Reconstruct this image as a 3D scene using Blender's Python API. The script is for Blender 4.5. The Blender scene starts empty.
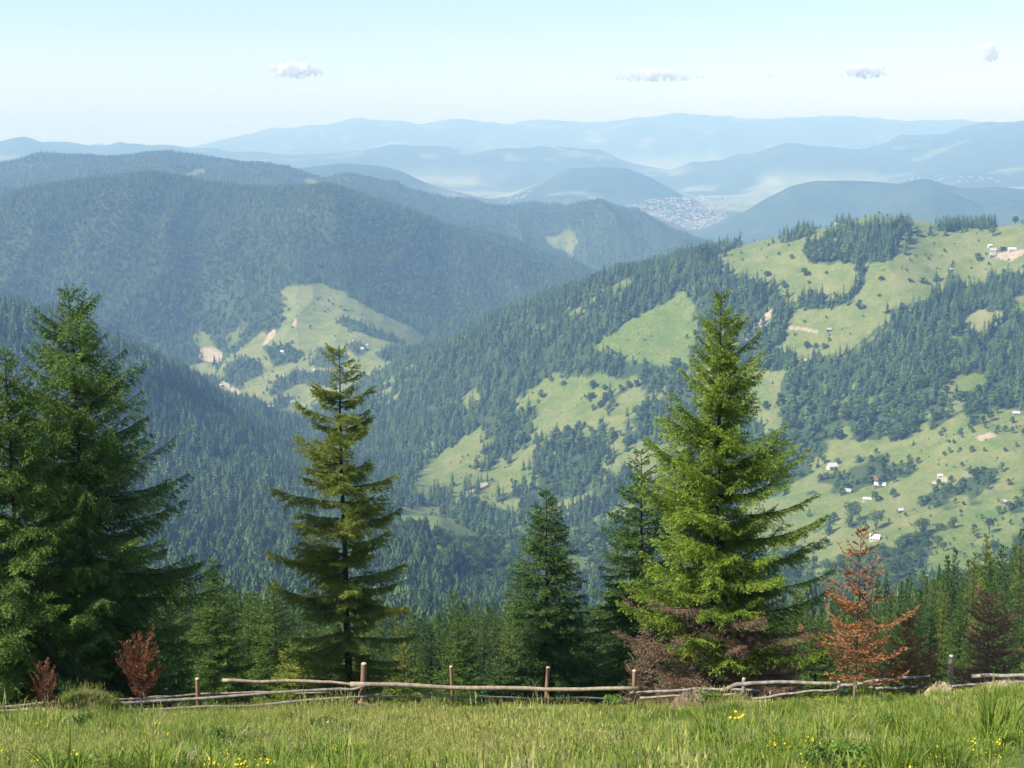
import bpy, math, random
import numpy as np
rad = math.radians
random.seed(7)
rng = np.random.default_rng(11)
sc = bpy.context.scene
C = sc.collection

# ------------------------------------------------------------------ camera, sky, sun, exposure
F_PX = 1407.0                      # 40 degrees across 1024 px
PITCH = math.atan((384 - 130) / F_PX)
cam = bpy.data.objects.new('camera', bpy.data.cameras.new('camera'))
C.objects.link(cam)
cam.location = (0, 0, 0)
cam.rotation_euler = (math.pi / 2 - PITCH, 0, 0)
cam.data.sensor_width = 36
cam.data.lens = 36 * F_PX / 1024
cam.data.clip_start = 0.3
cam.data.clip_end = 120000
sc.camera = cam

SUN_EL, SUN_AZ = 43.0, -111.0      # azimuth clockwise from +Y (the view direction)
world = bpy.data.worlds.new('World')
sc.world = world
world.use_nodes = True
wn = world.node_tree
bg = wn.nodes['Background']
sky = wn.nodes.new('ShaderNodeTexSky')
sky.sky_type = 'NISHITA'
sky.sun_disc = False
sky.sun_elevation = rad(SUN_EL)
sky.sun_rotation = rad(SUN_AZ)
sky.altitude = 1000
sky.air_density = 1.0
sky.dust_density = 1.0
sky.ozone_density = 2.0
wn.links.new(sky.outputs[0], bg.inputs[0])
bg.inputs[1].default_value = 0.117
sun = bpy.data.objects.new('sun', bpy.data.lights.new('sun', 'SUN'))
C.objects.link(sun)
sun.data.energy = 4.6
sun.data.angle = rad(0.53)
sun.data.color = (1.0, 0.965, 0.90)
sd = (math.sin(rad(SUN_AZ)) * math.cos(rad(SUN_EL)), math.cos(rad(SUN_AZ)) * math.cos(rad(SUN_EL)), math.sin(rad(SUN_EL)))
from mathutils import Vector
sun.rotation_euler = Vector(sd).to_track_quat('Z', 'Y').to_euler()
sc.view_settings.view_transform = 'Standard'
sc.view_settings.look = 'None'
sc.view_settings.exposure = 0.66
sc.view_settings.gamma = 1
sc.render.engine = 'CYCLES'
sc.cycles.use_denoising = True
sc.cycles.max_bounces = 8
sc.cycles.diffuse_bounces = 2
sc.cycles.glossy_bounces = 1
sc.cycles.transmission_bounces = 3
sc.cycles.transparent_max_bounces = 8
sc.cycles.volume_bounces = 6
sc.cycles.use_adaptive_sampling = True
sc.cycles.adaptive_threshold = 0.02

# ------------------------------------------------------------------ helpers
def tag(o, label=None, cat=None, group=None, kind=None):
    if label: o['label'] = label
    if cat: o['category'] = cat
    if group: o['group'] = group
    if kind: o['kind'] = kind
    return o

def mesh_np(name, V, Fs, mats, mat_idx=None, face_attrs=None, point_attrs=None, smooth=False):
    """V (n,3); Fs list of int arrays (m,k) with k = 3 or 4, kept in order."""
    me = bpy.data.meshes.new(name)
    V = np.asarray(V, dtype=np.float32)
    me.vertices.add(len(V)); me.vertices.foreach_set('co', V.ravel())
    Fs = [np.asarray(f, dtype=np.int32) for f in Fs if len(f)]
    nl = sum(f.size for f in Fs); nf = sum(len(f) for f in Fs)
    me.loops.add(nl); me.loops.foreach_set('vertex_index', np.concatenate([f.ravel() for f in Fs]))
    me.polygons.add(nf)
    sizes = np.concatenate([np.full(len(f), f.shape[1], dtype=np.int32) for f in Fs])
    me.polygons.foreach_set('loop_start', np.concatenate([[0], np.cumsum(sizes)[:-1]]).astype(np.int32))
    for m in mats: me.materials.append(m)
    if mat_idx is not None: me.polygons.foreach_set('material_index', np.asarray(mat_idx, dtype=np.int32))
    if smooth: me.polygons.foreach_set('use_smooth', np.ones(nf, dtype=bool))
    for dom, d in (('FACE', face_attrs), ('POINT', point_attrs)):
        for k, a in (d or {}).items():
            at = me.attributes.new(k, 'FLOAT', dom); at.data.foreach_set('value', np.asarray(a, dtype=np.float32))
    me.update(calc_edges=True)
    return me

def add(name, me, parent=None, loc=None, rz=0.0, s=None):
    o = bpy.data.objects.new(name, me)
    C.objects.link(o)
    if parent: o.parent = parent
    if loc is not None: o.location = loc
    o.rotation_euler = (0, 0, rz)
    if s is not None: o.scale = (s, s, s) if np.isscalar(s) else s
    return o

def empty(name, loc, rz=0.0):
    o = bpy.data.objects.new(name, None); C.objects.link(o)
    o.location = loc; o.rotation_euler = (0, 0, rz); o.empty_display_size = .2
    return o

def hash2(ix, iy, seed):
    h = (ix.astype(np.int64) * 374761393 + iy.astype(np.int64) * 668265263 + seed * 1442695041) & 0xffffffff
    h = ((h ^ (h >> 13)) * 1274126177) & 0xffffffff
    return ((h ^ (h >> 16)) & 0xffffff) / float(0xffffff)

def vnoise(x, y, seed=0):
    x = np.asarray(x, float); y = np.asarray(y, float)
    ix = np.floor(x); iy = np.floor(y); fx = x - ix; fy = y - iy
    ix = ix.astype(np.int64); iy = iy.astype(np.int64)
    ux = fx * fx * fx * (fx * (fx * 6 - 15) + 10); uy = fy * fy * fy * (fy * (fy * 6 - 15) + 10)
    a = hash2(ix, iy, seed); b = hash2(ix + 1, iy, seed); c = hash2(ix, iy + 1, seed); d = hash2(ix + 1, iy + 1, seed)
    return (a + (b - a) * ux) * (1 - uy) + (c + (d - c) * ux) * uy      # 0..1

def fbm(x, y, seed=0, octs=4, gain=.5):
    t = 0; a = 1; n = 0
    for k in range(octs):
        t = t + a * (vnoise(x, y, seed + k * 17) * 2 - 1); n += a; a *= gain; x = x * 2.03 + 5.1; y = y * 2.03 + 9.7
    return t / n

def ridged(x, y, seed=0, octs=3):
    t = 0; a = 1; n = 0
    for k in range(octs):
        t = t + a * (1 - 2 * np.abs(vnoise(x, y, seed + k * 13) * 2 - 1)); n += a; a *= .5; x = x * 2.1 + 3.3; y = y * 2.1 + 1.7
    return t / n

def in_poly(px, py, poly):
    pa = np.array(poly, float); full = np.zeros(px.shape, bool)
    box_ = (px >= pa[:, 0].min()) & (px <= pa[:, 0].max()) & (py >= pa[:, 1].min()) & (py <= pa[:, 1].max())
    px = px[box_]; py = py[box_]
    inside = np.zeros(px.shape, bool); n = len(poly); j = n - 1
    for i in range(n):
        xi, yi = poly[i]; xj, yj = poly[j]
        if yi != yj:
            c = ((yi > py) != (yj > py)) & (px < (xj - xi) * (py - yi) / (yj - yi) + xi)
            inside ^= c
        j = i
    full[box_] = inside
    return full

# survey geometry: bearing/elevation seen from the viewpoint <-> place on the ground
CP, SP = math.cos(PITCH), math.sin(PITCH)
def px_to_dir(px, py):
    px = np.asarray(px, float); py = np.asarray(py, float)
    u = (px - 512) / F_PX; v = (384 - py) / F_PX
    dx = u; dy = CP + v * SP; dz = -SP + v * CP
    h = np.hypot(dx, dy)
    return np.arctan2(dx, dy), dz / h            # azimuth, tan(elevation)
def world_to_px(x, y, z):
    f = y * CP - z * SP; up = y * SP + z * CP
    f = np.where(np.abs(f) < 1e-6, 1e-6, f)
    return 512 + F_PX * x / f, 384 - F_PX * up / f

# ------------------------------------------------------------------ terrain: one height field, surveyed as ridges and valleys
K = []   # each: list of (px, range, py)
def curve(*pts): K.append(pts)
def crange(r, *pp): K.append([(p, r, y) for p, y in pp])
crange(12, (0, 770), (300, 772), (700, 770), (1024, 766))
crange(22, (0, 739), (300, 740), (600, 737), (850, 731), (950, 726), (1024, 718))
crange(36.5, (0, 721), (80, 719), (200, 719), (400, 715), (600, 711), (750, 707), (900, 701), (960, 695), (1024, 689))
crange(52, (0, 730), (400, 726), (600, 722), (900, 714), (1024, 708))
crange(95, (0, 722), (400, 720), (800, 712), (1024, 700))
crange(200, (0, 708), (400, 708), (800, 700), (1024, 678))
crange(400, (0, 680), (400, 690), (600, 690), (800, 675), (900, 660), (1024, 645))
crange(700, (0, 635), (230, 640), (400, 652), (600, 665), (800, 660), (1024, 640))
crange(1000, (0, 580), (230, 595), (400, 605), (500, 622), (600, 632), (800, 630), (900, 628), (1024, 610))
crange(1450, (0, 515), (100, 510), (230, 520), (330, 535), (400, 532), (440, 528), (500, 566), (600, 585), (700, 590), (800, 588), (900, 562), (1024, 535))
curve((0, 1720, 405), (100, 1720, 430), (230, 1760, 465), (300, 1820, 488), (400, 1850, 512), (500, 1850, 525), (600, 1850, 510), (700, 1850, 490), (800, 1850, 455), (900, 1850, 425), (1024, 1850, 405))
curve((0, 2050, 303), (60, 2070, 319), (100, 2100, 339), (150, 2150, 366), (200, 2230, 395), (250, 2340, 424), (300, 2430, 450), (350, 2380, 456), (430, 2150, 478), (500, 2150, 455), (600, 2130, 410), (700, 2130, 365), (800, 2100, 345), (900, 2100, 325), (1024, 2100, 315))
curve((0, 2850, 385), (200, 2850, 408), (250, 2850, 417), (300, 2850, 422), (350, 2780, 412), (370, 2750, 400), (430, 2650, 364), (500, 2550, 327), (600, 2500, 286), (650, 2480, 273), (700, 2450, 262), (745, 2450, 252), (790, 2420, 240), (815, 2420, 233), (845, 2400, 226), (872, 2400, 219), (900, 2400, 222), (935, 2400, 230), (985, 2400, 230), (1024, 2400, 225))
crange(3200, (0, 355), (100, 368), (200, 374), (300, 352), (360, 345), (400, 355), (430, 365), (500, 345), (600, 330), (700, 320), (800, 305), (1024, 300))
crange(3650, (0, 285), (100, 285), (200, 300), (250, 290), (300, 278), (340, 284), (400, 312), (450, 330), (500, 325), (600, 310), (700, 300), (1024, 290))
crange(4300, (0, 198), (60, 190), (150, 177), (200, 185), (260, 190), (330, 191), (400, 213), (470, 236), (540, 262), (590, 282), (650, 290), (1024, 290))
crange(5000, (0, 214), (60, 207), (150, 198), (200, 202), (260, 207), (330, 209), (400, 230), (500, 262), (540, 270), (600, 276), (700, 278), (1024, 275))
curve((0, 6350, 167), (50, 6350, 156), (100, 6350, 160), (170, 6350, 154), (240, 6350, 167), (290, 6350, 172), (325, 6350, 184), (350, 6350, 177), (400, 6350, 188), (450, 6350, 203), (500, 6100, 212), (560, 6100, 214), (600, 5900, 204), (640, 5900, 218), (690, 5900, 235), (725, 5900, 249), (770, 5900, 272), (1024, 5900, 270))
crange(6850, (0, 180), (300, 195), (450, 222), (600, 232), (700, 255), (800, 250), (860, 240), (1024, 236))
crange(7200, (0, 178), (300, 195), (500, 226), (600, 228), (700, 248), (760, 246), (820, 238), (860, 226), (888, 211), (935, 195), (982, 211), (1024, 206))
crange(7700, (0, 179), (300, 197), (500, 228), (600, 231), (700, 251), (760, 243), (820, 240), (860, 233), (888, 221), (935, 207), (982, 219), (1024, 215))
crange(8300, (0, 176), (300, 194), (500, 224), (650, 228), (690, 245), (708, 236), (730, 222), (760, 203), (790, 187), (815, 181), (850, 181), (875, 183), (900, 185), (925, 179), (945, 185), (960, 189), (1000, 187), (1024, 189))
crange(9300, (0, 172), (300, 174), (340, 171), (380, 176), (410, 184), (440, 194), (500, 212), (600, 222), (700, 220), (800, 212), (1024, 205))
crange(10500, (0, 172), (300, 186), (400, 192), (470, 207), (510, 203), (539, 190), (569, 175), (600, 174), (626, 177), (672, 196), (700, 210), (740, 212), (800, 206), (900, 200), (960, 190), (1024, 184))
crange(12500, (0, 168), (150, 172), (300, 180), (400, 190), (450, 192), (560, 197), (640, 198), (700, 198), (740, 196), (800, 190), (860, 182), (920, 176), (960, 168), (1024, 160))
crange(14500, (0, 144), (25, 139), (50, 148), (90, 154), (120, 151), (160, 155), (200, 156), (260, 153), (300, 153), (345, 153), (390, 146), (430, 150), (470, 151), (510, 149), (545, 147), (580, 152), (610, 162), (640, 174), (670, 178), (690, 170), (720, 165), (764, 155), (794, 149), (848, 143), (885, 142), (930, 137), (975, 131), (1024, 129))
crange(18000, (0, 158), (200, 166), (400, 166), (640, 180), (760, 172), (900, 152), (1024, 142))
crange(24000, (0, 152), (50, 151), (100, 154), (150, 152), (190, 149), (230, 140), (290, 133), (340, 128), (365, 123), (390, 123), (430, 127), (465, 124), (500, 126), (550, 127), (600, 128), (640, 123), (680, 120), (715, 118), (750, 120), (820, 119), (860, 122), (920, 124), (965, 128), (1024, 131))
crange(31000, (0, 175), (1024, 175))

A0, A1, DA = rad(-23.5), rad(23.5), rad(0.05)
az = np.concatenate([np.arange(rad(-180), rad(-45), rad(3)), np.arange(rad(-45), A0, rad(0.4)), np.arange(A0, A1, DA),
                     np.arange(A1, rad(45), rad(0.4)), np.arange(rad(45), rad(180.1), rad(3))])
lr = np.concatenate([np.linspace(math.log(.6), math.log(60), 150)[:-1], np.linspace(math.log(60), math.log(1200), 240)[:-1], np.linspace(math.log(1200), math.log(4500), 760)[:-1], np.linspace(math.log(4500), math.log(7000), 120)[:-1], np.linspace(math.log(7000), math.log(31000), 190)])
R = np.exp(lr)
NA, NR = len(az), len(R)
TAN = np.zeros((NA, NR))
def pchip_rows(X, Y, xs):
    """X, Y (NA, K); xs (NR,) -> (NA, NR)  monotone cubic."""
    h = np.diff(X, axis=1); d = np.diff(Y, axis=1) / h
    m = np.zeros_like(Y)
    w1 = 2 * h[:, 1:] + h[:, :-1]; w2 = h[:, 1:] + 2 * h[:, :-1]
    same = d[:, :-1] * d[:, 1:] > 0
    with np.errstate(divide='ignore', invalid='ignore'):
        hm = (w1 + w2) / (w1 / d[:, :-1] + w2 / d[:, 1:])
    m[:, 1:-1] = np.where(same, hm, 0)
    m[:, 0] = d[:, 0]; m[:, -1] = d[:, -1]
    out = np.zeros((X.shape[0], len(xs)))
    for i in range(X.shape[0]):
        k = np.clip(np.searchsorted(X[i], xs) - 1, 0, X.shape[1] - 2)
        t = np.clip((xs - X[i, k]) / h[i, k], 0, 1)
        out[i] = ((1 + 2 * t) * (1 - t) ** 2 * Y[i, k] + t * (1 - t) ** 2 * h[i, k] * m[i, k] + t * t * (3 - 2 * t) * Y[i, k + 1] + t * t * (t - 1) * h[i, k] * m[i, k + 1])
    return out
KX = [np.full(NA, math.log(.6)), np.full(NA, math.log(4.))]
KY = [np.full(NA, -1.78 / .6), np.full(NA, -2.95 / 4)]
azc = np.clip(az, rad(-21), rad(21))
for pts in K:
    pts = np.array(pts, float)
    a, t = px_to_dir(pts[:, 0], pts[:, 2])
    KX.append(np.interp(azc, a, np.log(pts[:, 1])))
    KY.append(np.interp(azc, a, t))
# smooth the kinks of the surveyed lines a little along the bearing
def smooth(v, w):
    i0 = np.searchsorted(az, A0); i1 = np.searchsorted(az, A1) - 1
    k = np.hanning(w + 2)[1:-1]; k /= k.sum()
    s = np.convolve(np.pad(v[i0:i1], w // 2, mode='edge'), k, mode='valid')[:i1 - i0]
    v = v.copy(); v[i0:i1] = s; return v
KX = np.stack([smooth(v, 15) for v in KX], 1); KY = np.stack([smooth(v, 9) for v in KY], 1)
TAN = pchip_rows(KX, KY, lr)
AZ, RR = np.meshgrid(az, R, indexing='ij')
X = RR * np.sin(AZ); Y = RR * np.cos(AZ); Z = RR * TAN
# relief the survey does not carry: gullies and spurs running down the slopes, rolling ground
near_w = np.clip((RR - 500) / 900, 0, 1)
crest = np.ones_like(RR)
for rc_, wd in ((2130, .03), (2420, .05), (4300, .05), (5900, .03), (6350, .03), (8300, .06), (14500, .06), (24000, .1)):
    crest = np.minimum(crest, 1 - (.75 if rc_ < 9000 else .45) * np.exp(-((np.log(RR / rc_)) / wd) ** 2))
amp = np.interp(lr, np.log([500, 1400, 2500, 4300, 8000, 15000, 30000]), [0, 18, 36, 85, 95, 130, 200])[None, :]
g = ridged(X / 380, Y / 1000, 3, 3) * .75 + fbm(X / 900, Y / 900, 8, 4) * .5
gs = np.interp(lr, np.log([3000, 9000, 30000]), [1, 1, 1])[None, :]
g2 = ridged(X / 1700, Y / 2600, 31, 3) * .6 + fbm(X / 2200, Y / 2200, 9, 4) * .5
far_w = np.clip((RR - 5000) / 4000, 0, 1)
Z += amp * crest * (g * (1 - far_w) + g2 * far_w) * near_w
Z += np.clip((RR - 12500) / 2000, 0, 1) * (fbm(X / 900, Y / 1300, 14, 4) * 130 + ridged(X / 3200, Y / 3200, 15, 2) * 60)
# low bumps of the near meadow
nw = np.clip(1 - RR / 70, 0, 1) * np.clip(RR / 8, 0, 1)
Z += nw * (.16 * fbm(X / 2.2, Y / 2.2, 21, 3) + .25 * fbm(X / 7, Y / 7, 22, 2))
TAN2 = Z / RR
CUM = np.maximum.accumulate(TAN2, axis=1)

def cell(a, r):
    i = np.interp(a, az, np.arange(NA)); j = np.interp(np.log(r), lr, np.arange(NR))
    return i, j
def bil(G, a, r):
    i, j = cell(a, r)
    i0 = np.clip(np.floor(i).astype(int), 0, NA - 2); j0 = np.clip(np.floor(j).astype(int), 0, NR - 2)
    u = i - i0; v = j - j0
    return (G[i0, j0] * (1 - u) + G[i0 + 1, j0] * u) * (1 - v) + (G[i0, j0 + 1] * (1 - u) + G[i0 + 1, j0 + 1] * u) * v
def ground_z(x, y):
    return bil(Z, np.arctan2(x, y), np.hypot(x, y))
def ground_at(px, py, rmin=5, rmax=30000):
    """the place on the ground seen at that bearing and elevation"""
    a, t = px_to_dir(px, py)
    a = float(a); t = float(t)
    rr = np.exp(np.linspace(math.log(rmin), math.log(rmax), 2500))
    tt = bil(Z, np.full(rr.shape, a), rr) / rr
    k = np.argmax(tt >= t)
    if not (tt >= t).any(): k = int(np.argmax(tt))
    r = rr[k]
    x, y = r * math.sin(a), r * math.cos(a)
    return np.array([x, y, float(ground_z(x, y))])
def place(px, r):
    """a point of the ground on bearing px at range r"""
    a = math.atan2((px - 512) / F_PX, CP + 0.35 * 0 + (384 - 600) / F_PX * SP * .5 + 0)
    x, y = r * math.sin(a), r * math.cos(a)
    for _ in range(4):
        z = float(ground_z(x, y)); p, q = world_to_px(x, y, z)
        a -= (float(p) - px) / F_PX * .98
        x, y = r * math.sin(a), r * math.cos(a)
    return np.array([x, y, float(ground_z(x, y))])

# ------------------------------------------------------------------ land cover, surveyed outlines
MEADOWS = [  # (rmin, rmax, dryness, polygon)
 (1900, 2700, .35, [(712, 258), (745, 240), (790, 228), (815, 222), (870, 205), (935, 215), (1100, 205), (1100, 268), (1018, 272), (1000, 275), (975, 284), (940, 292), (925, 299), (897, 308), (883, 313), (900, 317), (880, 326), (870, 333), (853, 346), (843, 356), (817, 360), (793, 367), (780, 386), (787, 412), (773, 455), (720, 470), (690, 440), (700, 400), (690, 380), (730, 345), (765, 335), (788, 332), (797, 305), (783, 295), (750, 280), (722, 272)]),
 (1900, 2700, .05, [(592, 350), (605, 338), (626, 323), (655, 308), (684, 291), (694, 300), (700, 345), (690, 366), (660, 366), (625, 361), (606, 355)]),
 (1700, 2700, .15, [(509, 403), (533, 386), (553, 375), (566, 370), (573, 376), (606, 376), (645, 381), (629, 386), (606, 400), (592, 413), (573, 426), (553, 440), (539, 453), (526, 449), (546, 430), (559, 416), (539, 408), (520, 412)]),
 (1600, 2700, .15, [(400, 492), (426, 466), (450, 446), (483, 424), (492, 438), (470, 453), (456, 468), (450, 488), (423, 503)]),
 (1600, 2700, .2, [(472, 498), (500, 478), (530, 458), (540, 465), (510, 488), (490, 502), (478, 512)]),
 (1200, 2000, .1, [(390, 513), (410, 504), (435, 508), (462, 520), (484, 538), (470, 545), (448, 536), (428, 528), (405, 521)]),
 (1500, 2300, .25, [(493, 512), (505, 502), (518, 496), (520, 507), (505, 516)]),
 (1300, 2400, .2, [(755, 512), (784, 501), (823, 492), (843, 496), (850, 512), (817, 528), (784, 542), (760, 548), (740, 540)]),
 (1300, 2400, .15, [(805, 463), (830, 449), (843, 452), (834, 463), (812, 472)]),
 (1300, 2400, .1, [(845, 500), (862, 486), (900, 484), (914, 498), (905, 520), (884, 545), (865, 556), (850, 548), (868, 530), (858, 515)]),
 (1000, 2400, .1, [(920, 578), (930, 552), (930, 533), (950, 519), (973, 505), (1003, 496), (1017, 521), (1022, 540), (1008, 552), (988, 564), (965, 572), (945, 590)]),
 (1500, 2400, .9, [(962, 322), (980, 307), (1003, 314), (1001, 330), (976, 332), (963, 335)]),
 (1500, 2400, .3, [(940, 389), (960, 373), (986, 373), (984, 389), (966, 397), (946, 397)]),
 (1500, 2400, .8, [(944, 402), (970, 397), (965, 409), (950, 412)]),
 (1500, 2400, .2, [(988, 411), (1100, 400), (1100, 442), (1000, 435)]),
 (1300, 2400, .6, [(930, 480), (965, 470), (972, 476), (940, 486)]),
 (1300, 2400, .3, [(930, 478), (948, 470), (945, 462), (965, 466), (960, 480), (940, 492)]),
 (1300, 2400, .6, [(925, 476), (945, 471), (950, 478), (932, 483)]),
 # village valley
 (2700, 4200, .45, [(283, 290), (300, 286), (325, 284), (345, 293), (380, 312), (428, 336), (424, 346), (400, 352), (385, 367), (350, 388), (320, 402), (300, 418), (278, 425), (260, 410), (240, 398), (225, 388), (213, 374), (235, 352), (250, 340), (262, 330), (275, 335), (284, 325), (286, 308)]),
 (2700, 4200, .55, [(184, 367), (200, 363), (213, 363), (213, 372), (203, 377), (190, 374)]),
 (2700, 4200, .3, [(192, 338), (198, 328), (208, 336), (215, 350), (205, 358), (198, 350)]),
 (2700, 4200, .3, [(228, 338), (240, 322), (248, 322), (238, 340), (232, 350)]),
 # clearings on the far crest
 (5000, 6800, .8, [(62, 186), (66, 182), (84, 183), (86, 187), (66, 188)]),
 (5000, 6800, .7, [(186, 176), (196, 168), (207, 168), (204, 174), (192, 179)]),
 (5000, 6800, .6, [(304, 180), (312, 178), (318, 182), (334, 184), (332, 187), (306, 187)]),
 (4800, 6800, .5, [(546, 238), (560, 233), (574, 232), (577, 240), (573, 258), (562, 250), (548, 246)]),
]
WOODS = [  # woods and hedges inside the meadows
 [(807, 262), (808, 246), (818, 240), (832, 234), (845, 226), (862, 226), (905, 225), (912, 238), (908, 246), (884, 262), (850, 262), (830, 264)],
 [(780, 243), (800, 236), (815, 231), (812, 236), (790, 243)],
 [(856, 262), (862, 262), (866, 280), (858, 292), (846, 303), (830, 310), (828, 304), (844, 297), (856, 284)],
 [(800, 308), (800, 298), (822, 298), (824, 308)],
 [(943, 296), (944, 286), (955, 276), (960, 284), (963, 294), (952, 299)],
 [(935, 231), (950, 226), (990, 226), (992, 230), (950, 232)],
 [(752, 366), (762, 352), (790, 356), (800, 362), (792, 370), (764, 372)],
 [(700, 420), (725, 415), (755, 425), (765, 445), (740, 470), (700, 470)],
 [(740, 350), (765, 330), (790, 326), (785, 340), (765, 352), (745, 372), (730, 380)],
 [(336, 322), (350, 318), (375, 328), (400, 338), (398, 344), (370, 335), (345, 328)],
 [(228, 384), (225, 368), (240, 356), (262, 362), (262, 374), (245, 380), (240, 392)],
 [(270, 396), (275, 380), (300, 372), (345, 372), (352, 382), (330, 388), (300, 385), (285, 392)],
 [(262, 345), (290, 344), (302, 355), (298, 364), (275, 366)],
 [(308, 366), (320, 348), (342, 350), (346, 366), (325, 370)],
 [(268, 408), (280, 396), (296, 398), (290, 408)],
 [(376, 352), (400, 344), (404, 350), (385, 362)],
 [(345, 346), (360, 342), (372, 350), (360, 358)],
 [(600, 400), (625, 386), (640, 390), (620, 402)],
]
BARE = [  # eroded earth, tracks
 (1900, 2500, [(754, 329), (758, 321), (768, 309), (774, 310), (770, 321), (761, 330)]),
 (1900, 2500, [(728, 347), (745, 338), (752, 333), (754, 336), (742, 346), (730, 351)]),
 (1900, 2500, [(789, 327), (803, 327), (818, 331), (818, 333.5), (803, 330.5), (789, 329.5)]),
 (1600, 2500, [(477, 487), (482, 483), (487, 481), (488, 484), (480, 489)]),
 (1600, 2500, [(466, 492), (472, 488), (476, 491), (468, 496)]),
 (1600, 2500, [(433, 491), (440, 488), (440, 491), (434, 493)]),
 (2700, 4200, [(262, 346), (268, 334), (275, 328), (276, 334), (268, 343)]),
 (2700, 4200, [(198, 358), (200, 348), (212, 347), (222, 352), (222, 362), (208, 362)]),
 (2700, 4200, [(292, 326), (295, 318), (297, 320), (295, 328)]),
 (2700, 4200, [(218, 396), (222, 380), (230, 385), (250, 398), (262, 404), (250, 404), (235, 395)]),
 (2000, 2600, [(990, 256), (1024, 248), (1100, 248), (1100, 256), (1024, 254), (1010, 262)]),
 (1300, 2400, [(930, 482), (945, 476), (950, 480), (935, 485)]),
 (1300, 2400, [(975, 437), (990, 432), (998, 436), (980, 441)]),
]
def cover(x, y, z):
    """meadow 0..1, dryness, bare earth at ground points"""
    r = np.hypot(x, y)
    px, py = world_to_px(x, y, z)
    px = np.where(y > 0, px, -9999)
    s = np.clip(r / 2400, .2, 2) * 22
    wx = fbm(x / s, y / s, 51, 3) * 5; wy = fbm(x / s, y / s, 77, 3) * 3.2
    qx, qy = px + wx, py + wy
    mead = np.zeros(px.shape); dry = np.zeros(px.shape); bare = np.zeros(px.shape)
    for r0, r1, d, poly in MEADOWS:
        m = in_poly(qx, qy, poly) & (r > r0) & (r < r1)
        mead[m] = 1; dry[m] = d
    for poly in WOODS:
        m = in_poly(qx, qy, poly) & (r > 1500) & (r < 4300)
        mead[m] = 0
    for r0, r1, poly in BARE:
        m = in_poly(px + wx * .12, py + wy * .12, poly) & (r > r0) & (r < r1)
        bare[m] = 1; mead[m] = np.maximum(mead[m], .9)
    # small glades and rough grazing scattered through the lower woods
    g1 = fbm(x / 75, y / 75, 99, 3) + .3 * fbm(x / 22, y / 22, 101, 2)
    z1 = in_poly(px, py, [(385, 510), (470, 440), (560, 380), (640, 375), (650, 520), (560, 600), (440, 590)]) & (r < 2400)
    z2 = in_poly(px, py, [(740, 500), (800, 440), (900, 440), (1100, 400), (1100, 600), (940, 600), (740, 570)]) & (r < 2300)
    gl = np.clip((g1 - np.where(z2, -.04, np.where(z1, .02, .36))) * 9, 0, 1) * ((r > 1250) & (r < 2700))
    mead = np.maximum(mead, gl); dry = np.maximum(dry, gl * .35)
    # open country of the far valley floors
    f = np.clip((fbm(x / 900, y / 900, 61, 4) + .12) * 4, 0, 1) * np.clip((r - 8600) / 500, 0, 1) * np.clip((-330 - z) / 130, 0, 1)
    f = np.maximum(f, np.clip((fbm(x / 420, y / 420, 63, 3) - .38) * 8, 0, .7) * np.clip((r - 8600) / 500, 0, 1))
    mead = np.maximum(mead, f); dry = np.maximum(dry, f * .9)
    nearm = np.clip((62 - r) / 14, 0, 1)
    mead = np.maximum(mead, nearm)
    return mead, dry, bare
# ------------------------------------------------------------------ materials
def mat(name):
    m = bpy.data.materials.new(name); m.use_nodes = True
    nt = m.node_tree; b = nt.nodes['Principled BSDF']; b.inputs['Roughness'].default_value = .9
    b.inputs['Specular IOR Level'].default_value = .15
    return m, nt, b
def nd(nt, t, **kw):
    n = nt.nodes.new(t)
    for k, v in kw.items(): setattr(n, k, v)
    return n
def mixc(nt, fac, a, b, blend='MIX'):
    n = nd(nt, 'ShaderNodeMix', data_type='RGBA', blend_type=blend)
    for i, v in ((0, fac), (6, a), (7, b)):
        if isinstance(v, bpy.types.NodeSocket): nt.links.new(v, n.inputs[i])
        elif i == 0: n.inputs[0].default_value = v
        else: n.inputs[i].default_value = (*v, 1)
    return n.outputs[2]
def mth(nt, op, a, b=0.0, c=0.0):
    n = nd(nt, 'ShaderNodeMath', operation=op)
    for i, v in enumerate((a, b, c)):
        if isinstance(v, bpy.types.NodeSocket): nt.links.new(v, n.inputs[i])
        else: n.inputs[i].default_value = v
    return n.outputs[0]
def ramp(nt, fac, lo, hi):
    n = nd(nt, 'ShaderNodeMapRange'); nt.links.new(fac, n.inputs[0])
    n.inputs[1].default_value = lo; n.inputs[2].default_value = hi
    return n.outputs[0]
def noise(nt, scale, detail=4, coord='pos', rough=.55):
    n = nd(nt, 'ShaderNodeTexNoise'); n.inputs['Scale'].default_value = scale; n.inputs['Detail'].default_value = detail
    n.inputs['Roughness'].default_value = rough
    if coord == 'pos':
        g_ = nd(nt, 'ShaderNodeNewGeometry'); nt.links.new(g_.outputs['Position'], n.inputs['Vector'])
    else:
        g_ = nd(nt, 'ShaderNodeTexCoord'); nt.links.new(g_.outputs['Object'], n.inputs['Vector'])
    return n.outputs['Fac']
def attr(nt, name, typ='GEOMETRY'):
    n = nd(nt, 'ShaderNodeAttribute', attribute_name=name, attribute_type=typ); return n.outputs['Fac']

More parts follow.
